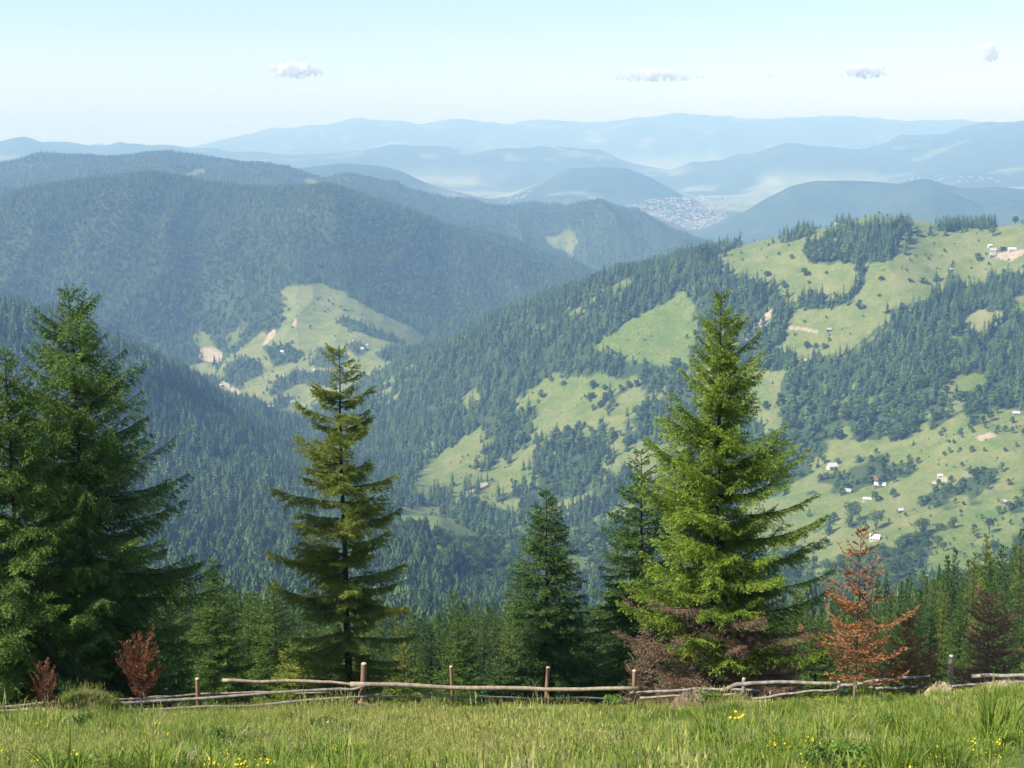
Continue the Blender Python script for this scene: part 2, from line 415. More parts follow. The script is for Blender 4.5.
def leaf_mat(name, lo, hi, trans=.25, face=True, tintmul=.35, tip=None):
    """foliage: leaf colour varies from clump to clump (attribute v) and from plant to plant"""
    m, nt, b = mat(name)
    oi = nd(nt, 'ShaderNodeObjectInfo').outputs['Random']
    f = attr(nt, 'v') if face else noise(nt, 3, 2, 'obj')
    col = mixc(nt, f, lo, hi)
    if tip: col = mixc(nt, attr(nt, 'tip'), col, tip)
    br = mth(nt, 'MULTIPLY_ADD', oi, tintmul * 2, 1 - tintmul)
    hsv = nd(nt, 'ShaderNodeHueSaturation'); nt.links.new(col, hsv.inputs['Color']); nt.links.new(br, hsv.inputs['Value'])
    nt.links.new(mth(nt, 'MULTIPLY_ADD', oi, -.06 * tintmul, .5 + .03 * tintmul), hsv.inputs['Hue'])
    nt.links.new(hsv.outputs[0], b.inputs['Base Color'])
    b.inputs['Roughness'].default_value = .6; b.inputs['Specular IOR Level'].default_value = .25
    if trans:
        tr = nd(nt, 'ShaderNodeBsdfTranslucent'); nt.links.new(hsv.outputs[0], tr.inputs[0])
        ms = nd(nt, 'ShaderNodeMixShader'); ms.inputs[0].default_value = trans
        nt.links.new(b.outputs[0], ms.inputs[1]); nt.links.new(tr.outputs[0], ms.inputs[2])
        nt.links.new(ms.outputs[0], nt.nodes['Material Output'].inputs[0])
    return m
def wood_mat(name, a, b_, scale=(6, 6, 1), sc_=3):
    m, nt, b = mat(name)
    tc = nd(nt, 'ShaderNodeTexCoord'); mp = nd(nt, 'ShaderNodeMapping'); mp.inputs['Scale'].default_value = scale
    nt.links.new(tc.outputs['Object'], mp.inputs[0])
    n = nd(nt, 'ShaderNodeTexNoise'); n.inputs['Scale'].default_value = sc_; n.inputs['Detail'].default_value = 5
    nt.links.new(mp.outputs[0], n.inputs['Vector'])
    nt.links.new(mixc(nt, ramp(nt, n.outputs['Fac'], .35, .65), a, b_), b.inputs['Base Color'])
    bp = nd(nt, 'ShaderNodeBump'); bp.inputs['Strength'].default_value = .5; bp.inputs['Distance'].default_value = .02
    nt.links.new(n.outputs['Fac'], bp.inputs['Height']); nt.links.new(bp.outputs[0], b.inputs['Normal'])
    return m
def plain(name, c, var=.25, scale=1.5, rough=.85):
    m, nt, b = mat(name)
    f = noise(nt, scale, 4, 'obj')
    nt.links.new(mixc(nt, ramp(nt, f, .3, .7), tuple(x * (1 - var) for x in c), tuple(min(1, x * (1 + var)) for x in c)), b.inputs['Base Color'])
    b.inputs['Roughness'].default_value = rough
    return m

def terrain_mat():
    m, nt, b = mat('hill_ground')
    big = noise(nt, .006, 5); mid = noise(nt, .03, 5); fine = noise(nt, .22, 4)
    grass = mixc(nt, ramp(nt, mid, .35, .65), (.115, .175, .030), (.205, .235, .052))
    grass = mixc(nt, ramp(nt, fine, .35, .7), grass, (.08, .125, .028))
    dryc = mixc(nt, ramp(nt, fine, .3, .7), (.27, .235, .115), (.22, .225, .09))
    dryf = mth(nt, 'MULTIPLY', attr(nt, 'dry'), ramp(nt, mth(nt, 'ADD', mid, mth(nt, 'MULTIPLY', big, .6)), .55, 1.0))
    grass = mixc(nt, mth(nt, 'MULTIPLY', dryf, 1.6), grass, dryc)
    floor_ = mixc(nt, ramp(nt, mid, .3, .7), (.035, .06, .022), (.06, .09, .03))
    # beyond the reach of modelled trees the canopy itself is the surface
    can = mixc(nt, ramp(nt, big, .4, .62), (.028, .055, .026), (.06, .095, .038))
    can = mixc(nt, ramp(nt, noise(nt, .05, 3), .4, .7), can, (.03, .055, .028))
    g_ = nd(nt, 'ShaderNodeNewGeometry')
    far = attr(nt, 'far')
    base = mixc(nt, far, floor_, can)
    fields = mixc(nt, ramp(nt, noise(nt, .0035, 6, rough=.7), .42, .6), (.16, .20, .09), (.30, .31, .20))
    grass = mixc(nt, far, grass, fields)
    col = mixc(nt, attr(nt, 'meadow'), base, grass)
    earth = mixc(nt, ramp(nt, noise(nt, .12, 5), .35, .65), (.46, .36, .27), (.30, .25, .16))
    col = mixc(nt, attr(nt, 'bare'), col, earth)
    nt.links.new(col, b.inputs['Base Color'])
    bp = nd(nt, 'ShaderNodeBump'); bp.inputs['Strength'].default_value = .6; bp.inputs['Distance'].default_value = 6
    nt.links.new(noise(nt, .035, 5), bp.inputs['Height']); nt.links.new(bp.outputs[0], b.inputs['Normal'])
    return m
def turf_mat():
    m, nt, b = mat('turf')
    a = noise(nt, .5, 4); f = noise(nt, 3.5, 5)
    c = mixc(nt, ramp(nt, a, .35, .65), (.085, .15, .03), (.17, .20, .055))
    c = mixc(nt, ramp(nt, f, .45, .75), c, (.10, .08, .045))
    nt.links.new(c, b.inputs['Base Color'])
    bp = nd(nt, 'ShaderNodeBump'); bp.inputs['Distance'].default_value = .05
    nt.links.new(f, bp.inputs['Height']); nt.links.new(bp.outputs[0], b.inputs['Normal'])
    return m

M_HILL = terrain_mat(); M_TURF = turf_mat()
MEAD, DRY, BAREA = cover(X, Y, Z)
FAR = np.clip((RR - 6600) / 300, 0, 1)
# the sheet is cut into the hills and valleys one can name; neighbours share their edge
def band(name, label, j0, j1, m):
    j1 = min(j1 + 1, NR)
    nj = j1 - j0
    V = np.stack([X[:, j0:j1], Y[:, j0:j1], Z[:, j0:j1]], -1).reshape(-1, 3)
    ii, jj = np.meshgrid(np.arange(NA - 1), np.arange(nj - 1), indexing='ij')
    k = (ii * nj + jj).ravel()
    Fq = np.stack([k, k + nj, k + nj + 1, k + 1], 1)
    me = mesh_np(name, V, [Fq], [m], smooth=True, point_attrs={'meadow': MEAD[:, j0:j1].ravel(), 'dry': DRY[:, j0:j1].ravel(), 'bare': BAREA[:, j0:j1].ravel(), 'far': FAR[:, j0:j1].ravel()})
    return tag(add(name, me), label, kind='structure')
jr = lambda r: int(np.searchsorted(R, r))
band('ground', 'sunlit grassy meadow slope in front of the rail fence', 0, jr(56), M_TURF)
band('forest_slope', 'steep wooded slope falling away behind the fence', jr(56), jr(1500), M_HILL)
band('hillside', 'valley sides with meadows and spruce woods across the ravine', jr(1500), jr(2680), M_HILL)
band('mountain', 'big wooded mountain behind the village valley', jr(2680), jr(4600), M_HILL)
band('mountain_ridge', 'blue wooded ridge behind the big mountain', jr(4600), jr(6600), M_HILL)
band('distant_hills', 'hazy blue hills around the far valley town', jr(6600), jr(16500), M_HILL)
band('horizon_mountains', 'palest mountain chain along the horizon', jr(16500), NR, M_HILL)

# haze: even air round everything, sky and clouds outside
HAZE = True
if HAZE:
    zt = 330.0; zb = float(Z.min()) - 1.0; w_ = 34000
    v = [(-w_, -w_, zb), (w_, -w_, zb), (w_, w_, zb), (-w_, w_, zb), (-w_, -w_, zt), (w_, -w_, zt), (w_, w_, zt), (-w_, w_, zt)]
    f = [(0, 3, 2, 1), (4, 5, 6, 7), (0, 1, 5, 4), (1, 2, 6, 5), (2, 3, 7, 6), (3, 0, 4, 7)]
    hm = bpy.data.materials.new('haze_air'); hm.use_nodes = True
    nt = hm.node_tree; nt.nodes.remove(nt.nodes['Principled BSDF'])
    pv = nt.nodes.new('ShaderNodeVolumePrincipled')
    pv.inputs['Color'].default_value = (.37, .60, 1.0, 1)
    pv.inputs['Density'].default_value = 1.25e-4
    pv.inputs['Absorption Color'].default_value = (.85, .93, 1, 1)
    pv.inputs['Anisotropy'].default_value = 0.0
    nt.links.new(pv.outputs[0], nt.nodes['Material Output'].inputs['Volume'])
    tag(add('haze', mesh_np('haze', v, [f], [hm])), 'thin blue summer haze filling the valleys', kind='stuff')
# ------------------------------------------------------------------ foliage meshes
M_BARK = wood_mat('spruce_bark', (.075, .055, .042), (.035, .028, .022))
M_DEADW = wood_mat('dead_wood', (.23, .17, .14), (.10, .07, .055))
M_SPRUCE = leaf_mat('spruce_needles', (.045, .095, .018), (.125, .21, .03), .3, tip=(.20, .29, .05), tintmul=.12)
M_SPRUCE_B = leaf_mat('bright_spruce_needles', (.065, .125, .014), (.28, .385, .035), .32, tip=(.44, .51, .07), tintmul=.05)
M_SPRUCE_O = leaf_mat('olive_spruce_needles', (.10, .15, .022), (.29, .33, .045), .34, tip=(.34, .36, .07), tintmul=.1)
M_SPRUCE_D = leaf_mat('dark_spruce_needles', (.032, .075, .020), (.085, .16, .035), .25, tip=(.15, .24, .05), tintmul=.22)
M_FIRFAR = leaf_mat('far_spruce_needles', (.028, .068, .016), (.078, .140, .030), .15, tintmul=.68)
M_LEAF = leaf_mat('broad_leaves', (.050, .105, .020), (.125, .20, .038), .25, tintmul=.5)
M_DEAD = leaf_mat('dead_rust_needles', (.19, .085, .035), (.42, .19, .07), .2, tintmul=.15)
M_DEADRED = leaf_mat('dead_red_needles', (.13, .042, .020), (.30, .11, .045), .2, tintmul=.15)
M_DEADRUST = leaf_mat('faded_rust_twigs', (.20, .10, .055), (.40, .22, .12), .15, tintmul=.15)
M_DEADGREY = leaf_mat('dead_grey_brown_twigs', (.13, .08, .05), (.27, .175, .11), .1, tintmul=.15)

def norm(v): return v / np.maximum(np.linalg.norm(v, axis=-1, keepdims=True), 1e-9)
def perp_frame(D):
    up = np.zeros_like(D); up[:, 2] = 1
    s = np.cross(D, up); bad = np.linalg.norm(s, axis=1) < .05; s[bad] = (1, 0, 0)
    s = norm(s); u = np.cross(s, D)
    return s, u
def sticks(P, Q, r0, r1):
    """three-sided tapered sticks from P to Q"""
    D = norm(Q - P); s, u = perp_frame(D); n = len(P); V = np.zeros((n, 6, 3))
    for k in range(3):
        a = k * 2.0944; o = s * math.cos(a) + u * math.sin(a)
        V[:, k] = P + o * r0[:, None]; V[:, 3 + k] = Q + o * r1[:, None]
    b = np.arange(n)[:, None] * 6
    F = np.concatenate([b + np.array([[0, 1, 4, 3]]), b + np.array([[1, 2, 5, 4]]), b + np.array([[2, 0, 3, 5]])], 0)
    return V.reshape(-1, 3), F
def tube(pts, rads, sides=8):
    pts = np.array(pts, float); n = len(pts); V = []
    D = norm(np.gradient(pts, axis=0)); s, u = perp_frame(D)
    for k in range(sides):
        a = k * 2 * math.pi / sides
        V.append(pts + (s * math.cos(a) + u * math.sin(a)) * np.array(rads)[:, None])
    V = np.stack(V, 1).reshape(-1, 3)
    i, k = np.meshgrid(np.arange(n - 1), np.arange(sides), indexing='ij'); i = i.ravel(); k = k.ravel(); k2 = (k + 1) % sides
    F = np.stack([i * sides + k, i * sides + k2, (i + 1) * sides + k2, (i + 1) * sides + k], 1)
    return V, F
def needles(rg, P, D, L, nl, step, wmul=1.0):
    """little blades along twigs; returns verts, tris, source twig index"""
    n = np.maximum(2, np.ceil(L / step)).astype(int); idx = np.repeat(np.arange(len(P)), n)
    j = np.concatenate([np.arange(k) for k in n]) if len(n) else np.zeros(0)
    fr = (j + rg.random(len(idx))) / n[idx]
    s, u = perp_frame(D)
    a = rg.random(len(idx)) * 2 * math.pi
    side = s[idx] * np.cos(a)[:, None] + u[idx] * np.sin(a)[:, None]
    base = P[idx] + D[idx] * (L[idx] * fr)[:, None]
    w = step * .62 * wmul
    tip = base + (D[idx] * .65 + side * .76) * (nl * (.7 + .6 * rg.random(len(idx))))[:, None]
    V = np.stack([base - D[idx] * w, base + D[idx] * w, tip], 1).reshape(-1, 3)
    F = np.arange(len(idx) * 3).reshape(-1, 3)
    return V, F, idx, fr

def spruce(seed, H, W, n_whorl=34, per=6, power=.9, droop=.25, upturn=.25, rise=.45, step=.05, nl=.055, sec=.10, hang=.35,
           bottom=.06, jit=.3, low=.78, mat_crown=None, dead_below=0.0, sub=3, skew=(0, 0), thin=0.0, lean=0.0, plate=1.0):
    """-> (trunk mesh, crown mesh, dead branch mesh or None). W = half width at the base"""
    rg = np.random.default_rng(seed)
    # trunk
    zt = np.linspace(0, 1, 14)
    bend = np.cumsum(rg.normal(0, .012, (14, 2)), axis=0) * H * .12
    pts = np.stack([bend[:, 0] + lean * zt * H, bend[:, 1], zt * H - .4 * (1 - zt)], 1)
    tr = .0105 * H * (1 - zt) ** .85 + .006
    tv, tf = tube(pts, tr, 8)
    cx = lambda z: np.interp(z, zt * H, pts[:, 0]); cy = lambda z: np.interp(z, zt * H, pts[:, 1])
    # branches
    hs = []; t0 = bottom
    lv = 1 - (np.linspace(0, 1, n_whorl) ** .95) * (1 - t0)      # top to bottom, 1 = top
    for i, t in enumerate(lv):
        k = per if i > 2 else max(3, per - 2)
        a0 = rg.random() * 6.28
        for q in range(k):
            hs.append((min(.985, t + rg.normal(0, .012)), a0 + q * 6.283 / k + rg.normal(0, .25)))
    for q in range(int(n_whorl * per * .35)):
        hs.append((1 - (1 - t0) * rg.random() ** .8, rg.random() * 6.28))
    hs = np.array(hs); t = np.clip(hs[:, 0], t0, .985); a = hs[:, 1]
    keep = rg.random(len(t)) > thin; t, a = t[keep], a[keep]
    prof = np.maximum(.02, (1 - t) / (1 - t0)) ** power
    prof = prof * np.where(t < t0 + (.16 if low > .7 else .33), low + (1 - low) * (t - t0) / (.16 if low > .7 else .33), 1)
    L = W * prof * (1 - jit / 2 + jit * rg.normal(0, .5, len(t)).clip(-1.1, .75)) + .10
    L *= 1 + skew[0] * np.cos(a) + skew[1] * np.sin(a)
    L = np.maximum(L, .08)
    zb = t * H; n = len(L)
    up0 = rise * (t ** 1.5) * 1.5 - droop * .5 * (1 - t) + rg.normal(0, .07, n)
    NS = 9; ss = np.linspace(0, 1, NS)
    outd = np.stack([np.cos(a), np.sin(a), np.zeros(n)], 1)
    sdd = np.stack([-np.sin(a), np.cos(a), np.zeros(n)], 1)
    swerve = rg.normal(0, .10, n)
    BP = np.zeros((n, NS, 3))
    for k, s in enumerate(ss):
        dz = up0 * s - droop * (1 - t * .6) * s * s + upturn * s ** 3 * (1 - t * .3)
        BP[:, k] = np.stack([cx(zb), cy(zb), zb], 1) + outd * (L * s)[:, None] + sdd * (L * swerve * s * s)[:, None]
        BP[:, k, 2] += L * dz
    bt = rg.random(n)             # tint per branch
    deadb = (t < dead_below * (.6 + .7 * rg.random(n)))
    L = np.where(deadb, L, L)
    ctr = BP[:, :1].copy(); BP = np.where(deadb[:, None, None], ctr + (BP - ctr) * .8, BP)
    # sticks of the branches
    p0 = BP[:, :-1].reshape(-1, 3); p1 = BP[:, 1:].reshape(-1, 3)
    br = (.005 + .005 * L)[:, None] * (1 - ss[None, :]) ** .7 + .003
    sv, sf = sticks(p0, p1, br[:, :-1].ravel(), br[:, 1:].ravel())
    TV = np.concatenate([tv, sv]); TF = [tf, sf + len(tv)]
    # second order twigs
    m = np.maximum(3, (L / sec).astype(int)); bi = np.repeat(np.arange(n), m * 2)
    q = np.concatenate([np.repeat(np.arange(k), 2) for k in m]); sg = np.tile([1., -1.], m.sum())
    s = .10 + .9 * (q + rg.random(len(bi)) * .8) / m[bi]; s = np.minimum(s, .995)
    def at(bi, s):
        f = s * (NS - 1); i = np.minimum(f.astype(int), NS - 2); u = (f - i)[:, None]
        P = BP[bi, i] * (1 - u) + BP[bi, i + 1] * u; D = norm(BP[bi, i + 1] - BP[bi, i]); return P, D
    P, D = at(bi, s)
    sl = np.minimum(.55 * plate, .34 * L[bi] + .06) * (1 - s ** 2.2 * .75) * (.55 + .6 * rg.random(len(bi)))
    sl = sl * np.clip(s * 3.5, .25, 1)
    cl = vnoise(P[:, 0] / .55 + P[:, 2] * 1.3, P[:, 1] / .55 + P[:, 2] * 1.1, seed)
    sl = sl * (.55 + 1.0 * cl)
    sd_ = sdd[bi] * sg[:, None]
    D2 = norm(D * .75 + sd_ * .75 + np.array([0, 0, -1.])[None] * (hang * (.3 + .9 * rg.random(len(bi))))[:, None] + rg.normal(0, .10, (len(bi), 3)))
    # third order
    P3 = []; D3 = []; L3 = []; b3 = []; s3 = []
    for k in range(sub):
        f = (k + .7) / (sub + .4); ok = sl > .12
        pk = P[ok] + D2[ok] * (sl[ok] * f)[:, None]
        sgn = np.where(rg.random(ok.sum()) < .5, 1., -1.)
        other = norm(np.cross(D2[ok], np.array([0, 0, 1.])[None])) * sgn[:, None]
        P3.append(pk); D3.append(norm(D2[ok] * .7 + other * .7 + np.array([0, 0, -1.])[None] * (hang * 1.2 * rg.random(ok.sum()))[:, None]))
        L3.append(sl[ok] * .5 * (1 - f * .5) * (.6 + .6 * rg.random(ok.sum()))); b3.append(bi[ok]); s3.append(s[ok])
    # the branch itself carries needles on its outer half
    Pm = BP[:, 3:-1].reshape(-1, 3); Dm = BP[:, 4:].reshape(-1, 3) - Pm; Lm = np.linalg.norm(Dm, axis=1); bm = np.repeat(np.arange(n), NS - 4)
    # leading shoot
    top = np.array([[cx(H * .97), cy(H * .97), H * .955]]); topD = np.array([[0, 0, 1.]])
    AP = np.concatenate([P, Pm, top] + P3); AD = np.concatenate([D2, norm(Dm), topD] + D3); AL = np.concatenate([sl, Lm, [H * .05]] + L3)
    AB = np.concatenate([bi, bm, [0]] + b3); AS = np.concatenate([s, np.full(len(bm), .5), [1.]] + s3)
    def cover_(mask, stepk, nlk, wm=1.0):
        NV, NF, ni, fr = needles(rg, AP[mask], AD[mask], AL[mask], nlk, stepk, wm)
        src = np.where(mask)[0][ni]
        tw = rg.random(len(AP))
        cn = vnoise(AP[src, 0] / .5 + AP[src, 2] * 1.3, AP[src, 1] / .5 + AP[src, 2] * 1.1, seed + 5)
        v = np.clip(.30 * bt[AB[src]] + .30 * tw[src] + .1 * rg.random(len(src)) + .55 * cn - .1, 0, 1)
        tip = ((fr > .62) & (AS[src] > .45) & (rg.random(len(src)) < .6)) * (.35 + .5 * bt[AB[src]])
        return NV, NF, v, tip
    live = ~deadb[AB]; live[len(bi) + len(bm)] = True
    NV, NF, v, tip = cover_(live, step, nl)
    crown = mesh_np('crown', NV, [NF], [mat_crown], face_attrs={'v': v, 'tip': tip})
    trunk = mesh_np('trunk', TV, TF, [M_BARK])
    dead = None
    if deadb.any():
        dm = ~live
        k2 = dm & (rg.random(len(dm)) < .85)
        sv2, sf2 = sticks(AP[k2], AP[k2] + AD[k2] * AL[k2][:, None], np.full(k2.sum(), .005), np.full(k2.sum(), .002))
        k3 = dm & (rg.random(len(dm)) < .6)
        dv, df, vv, _ = cover_(k3, step * 1.6, nl * .9, .5)
        dead = mesh_np('dead_branches', np.concatenate([sv2, dv]), [sf2, df + len(sv2)], [M_DEADGREY], face_attrs={'v': np.concatenate([rg.random(len(sf2)), vv])})
    return trunk, crown, dead

def simple_spruce(seed, H=1.0, W=.2, tiers=11, fr=9, mat_=None, two=False, ragged=.35, bot=.04):
    """tree of unit height: tiers of separate drooping fronds with a stem, one mesh"""
    rg = np.random.default_rng(seed); V = []; F = []; v = []
    def tri(*p):
        b = len(V); V.extend(p); F.append((b, b + 1, b + 2)); v.append(rg.random())
    for i in range(tiers):
        t = 1 - (i + .35) / tiers * (1 - bot)
        z = t * H; Lm = W * ((1 - t) / (1 - bot)) ** .88 + .012 * H
        k = fr if i > 1 else 5; a0 = rg.random() * 6.28
        for q in range(k):
            a = a0 + q * 6.283 / k + rg.normal(0, .18); L = Lm * (1 + max(-.6, min(.6, rg.normal(0, ragged)))); c = np.array([math.cos(a), math.sin(a), 0]); s_ = np.array([-c[1], c[0], 0])
            w = L * 3.0 / k + .01 * H; dr = -.35 * L - .02 * H
            p0 = c * L * .02 + np.array([0, 0, z + .045 * H]); tip = c * L + np.array([0, 0, z + dr + rg.normal(0, .1) * L])
            m1 = c * L * .62 + s_ * w * (.6 + .4 * rg.random()) + np.array([0, 0, z + dr * .9 - .02 * H]); m2 = c * L * .62 - s_ * w * (.6 + .4 * rg.random()) + np.array([0, 0, z + dr * .9 - .02 * H])
            md = c * L * .66 + np.array([0, 0, z + dr * .35 + .008 * H])
            tri(p0, m1, md); tri(p0, md, m2); tri(md, m1, tip); tri(md, tip, m2)
            if two:
                for e in range(3):
                    f = .3 + .6 * rg.random(); b_ = c * L * f + s_ * rg.normal(0, w * .5) + np.array([0, 0, z + dr * f])
                    d_ = c * .5 + s_ * rg.normal(0, .8) + np.array([0, 0, -.5 - .5 * rg.random()]); d_ = d_ / np.linalg.norm(d_) * L * .35
                    o_ = np.cross(d_, rg.normal(0, 1, 3)); o_ = o_ / (np.linalg.norm(o_) + 1e-9) * L * .10
                    tri(b_ - o_, b_ + o_, b_ + d_)
    tri(np.array([-.008 * H, 0, .93 * H]), np.array([.008 * H, 0, .93 * H]), np.array([0, 0, 1.0 * H]))
    tri(np.array([0, -.008 * H, .93 * H]), np.array([0, .008 * H, .93 * H]), np.array([0, 0, 1.0 * H]))
    nf = len(F); b = len(V); r = .012 * H
    V.extend([np.array([-r, -r, -.06 * H]), np.array([r, -r, -.06 * H]), np.array([0, r, -.06 * H]), np.array([0, 0, .8 * H])])
    F += [(b, b + 1, b + 3), (b + 1, b + 2, b + 3), (b + 2, b, b + 3)]; v += [0, 0, 0]
    mi = [0] * nf + [1] * 3
    return mesh_np('spruce_tree', np.array(V), [np.array(F)], [mat_ or M_FIRFAR, M_BARK], mat_idx=mi, face_attrs={'v': v, 'tip': np.zeros(len(v))})

def leafy(seed, n=420, lobes=7, H=1.0, W=.42, size=.05, trunk=.22, mat_=None, name='broadleaf_tree'):
    """broadleaf crown of small leaf clumps through several uneven lobes, unit height"""
    rg = np.random.default_rng(seed)
    c = np.zeros((lobes, 3)); rad_ = np.zeros(lobes)
    for i in range(lobes):
        a = rg.random() * 6.28; q = rg.random() ** .5 * W * .55
        zz = trunk + (1 - trunk) * (.25 + .55 * rg.random()); c[i] = (math.cos(a) * q, math.sin(a) * q, zz * H)
        rad_[i] = W * (.42 + .25 * rg.random()) * (1.1 - .5 * abs(zz - .55))
    c[0] = (0, 0, H * .78); rad_[0] = min(W * .5, .22 * H)
    li = rg.integers(0, lobes, n); d = norm(rg.normal(0, 1, (n, 3))); d[:, 2] = np.where(d[:, 2] < -.3, -d[:, 2], d[:, 2])
    P = c[li] + d * (rad_[li] * (.72 + .36 * rg.random(n)))[:, None] * np.array([1, 1, .85])
    nn = norm(d + rg.normal(0, .45, (n, 3))); s, u = perp_frame(nn); w = size * (.6 + .8 * rg.random(n))[:, None]
    th = rg.random(n)[:, None] * 6.28; s, u = s * np.cos(th) + u * np.sin(th), u * np.cos(th) - s * np.sin(th)
    V = np.stack([P - s * w, P - u * w * .8 + nn * w * .2, P + s * w, P + u * w * .8 - nn * w * .1], 1).reshape(-1, 3)
    Fq = np.arange(n * 4).reshape(-1, 4)
    lt = rg.random(lobes)
    v = np.clip(.45 * lt[li] + .55 * rg.random(n), 0, 1)
    tv, tf = tube([(0, 0, -.06 * H), (.01 * H, 0, .2 * H), (0, .01 * H, .6 * H)], [.03 * H, .022 * H, .006 * H], 5)
    br_p = np.repeat(np.array([[0, 0, trunk * H]]), lobes, 0); sv, sf = sticks(br_p, c, np.full(lobes, .012 * H), np.full(lobes, .004 * H))
    V2 = np.concatenate([V, tv, sv]); F2 = [Fq, tf + len(V), sf + len(V) + len(tv)]
    nt_ = len(tf) + len(sf)
    return mesh_np(name, V2, F2, [mat_ or M_LEAF, M_BARK], mat_idx=[0] * n + [1] * nt_, face_attrs={'v': np.concatenate([v, np.zeros(nt_)]), 'tip': np.zeros(n + nt_)})

# ------------------------------------------------------------------ stuff made of repeated plants (geometry nodes on surveyed points)
def scatter(name, label, P, S, ROT, PICK, protos, tilt=None, group=None):
    """P (n,3) points, S size (n,) or (n,3), ROT z-rotation, PICK index into protos (real objects of the scene)"""
    me = bpy.data.meshes.new(name); me.vertices.add(len(P)); me.vertices.foreach_set('co', np.asarray(P, np.float32).ravel())
    S = np.asarray(S, np.float32)
    if S.ndim == 1: S = np.repeat(S[:, None], 3, 1)
    a = me.attributes.new('size', 'FLOAT_VECTOR', 'POINT'); a.data.foreach_set('vector', S.ravel())
    rot = np.zeros((len(P), 3), np.float32); rot[:, 2] = ROT
    if tilt is not None: rot[:, :2] = tilt
    a = me.attributes.new('turn', 'FLOAT_VECTOR', 'POINT'); a.data.foreach_set('vector', rot.ravel())
    a = me.attributes.new('pick', 'INT', 'POINT'); a.data.foreach_set('value', np.asarray(PICK, np.int32))
    o = add(name, me)
    ng = bpy.data.node_groups.new(name + '_nodes', 'GeometryNodeTree')
    ng.interface.new_socket('Geometry', in_out='INPUT', socket_type='NodeSocketGeometry'); ng.interface.new_socket('Geometry', in_out='OUTPUT', socket_type='NodeSocketGeometry')
    gi = ng.nodes.new('NodeGroupInput'); go = ng.nodes.new('NodeGroupOutput'); jn = ng.nodes.new('GeometryNodeJoinGeometry')
    def named(nm, typ):
        q = ng.nodes.new('GeometryNodeInputNamedAttribute'); q.data_type = typ; q.inputs['Name'].default_value = nm
        return next(s for s in q.outputs if s.name == 'Attribute' and s.enabled)
    sz = named('size', 'FLOAT_VECTOR'); tn = named('turn', 'FLOAT_VECTOR'); pk = named('pick', 'INT')
    e2r = ng.nodes.new('FunctionNodeEulerToRotation'); ng.links.new(tn, e2r.inputs[0])
    for i, pr in enumerate(protos):
        ob = ng.nodes.new('GeometryNodeObjectInfo'); ob.transform_space = 'ORIGINAL'; ob.inputs['Object'].default_value = pr
        cp = ng.nodes.new('FunctionNodeCompare'); cp.data_type = 'INT'; cp.operation = 'EQUAL'
        ins = [s for s in cp.inputs if s.type == 'INT']
        ng.links.new(pk, ins[0]); ins[1].default_value = i
        ip = ng.nodes.new('GeometryNodeInstanceOnPoints')
        ng.links.new(gi.outputs[0], ip.inputs['Points']); ng.links.new(cp.outputs[0], ip.inputs['Selection'])
        ng.links.new(ob.outputs['Geometry'], ip.inputs['Instance']); ng.links.new(e2r.outputs[0], ip.inputs['Rotation']); ng.links.new(sz, ip.inputs['Scale'])
        ng.links.new(ip.outputs[0], jn.inputs[0])
    ng.links.new(jn.outputs[0], go.inputs[0])
    md = o.modifiers.new('scatter', 'NODES'); md.node_group = ng
    return tag(o, label, kind='stuff', group=group)
# ------------------------------------------------------------------ kinds of far tree (each stands somewhere as a tree of its own, see below)
far_fir = [simple_spruce(100 + i, W=(.17, .21, .25, .19)[i], tiers=8, fr=7) for i in range(4)]
mid_fir = [simple_spruce(200 + i, W=(.22, .28, .33)[i], tiers=14, fr=11, two=True, ragged=.3) for i in range(3)]
far_leaf = [leafy(300 + i, n=170, lobes=6, W=(.40, .46, .36)[i], size=.075, trunk=.12) for i in range(3)]
mid_leaf = [leafy(320 + i, n=900, lobes=9, W=(.40, .46)[i], size=.034, trunk=.15) for i in range(2)]

# candidates for every tree of the woods, spread evenly over the ground
def sow(r0, r1, spacing, amax=rad(22.5)):
    n = int(amax * (r1 ** 2 - r0 ** 2) / spacing ** 2)
    r = np.sqrt(r0 ** 2 + (r1 ** 2 - r0 ** 2) * rng.random(n)); a = (rng.random(n) * 2 - 1) * amax
    return r * np.sin(a), r * np.cos(a)
def sow_woods(k):
    out = []
    for poly in WOODS[:13]:
        pa = np.array(poly, float); m_ = int(k * (np.ptp(pa[:, 0]) * np.ptp(pa[:, 1])) / 60) + 12
        a = rng.uniform(pa[:, 0].min(), pa[:, 0].max(), m_); b = rng.uniform(pa[:, 1].min(), pa[:, 1].max(), m_); q_ = in_poly(a, b, poly)
        out += [ground_at(i_, j_, 2750 if i_ < 420 else 1900, 4300) for i_, j_ in zip(a[q_], b[q_])]
    out = np.array(out); return out[:, 0], out[:, 1]
parts_ = [sow_woods(5), sow(58, 200, 3.6, rad(30)), sow(200, 500, 5.6, rad(27)), sow(500, 1450, 8.6), sow(1450, 2700, 8.6), sow(2700, 4500, 9.5), sow(4500, 6750, 13.5)]
tx = np.concatenate([p[0] for p in parts_]); ty = np.concatenate([p[1] for p in parts_])
tz = ground_z(tx, ty); tr_ = np.hypot(tx, ty); ta = np.arctan2(tx, ty)
jx = tx + rng.normal(0, 8, len(tx)); jy = ty + rng.normal(0, 8, len(tx))
mead, dry, bare = cover(jx, jy, tz)
n = len(tx)
u = rng.random(n); u2 = rng.random(n)
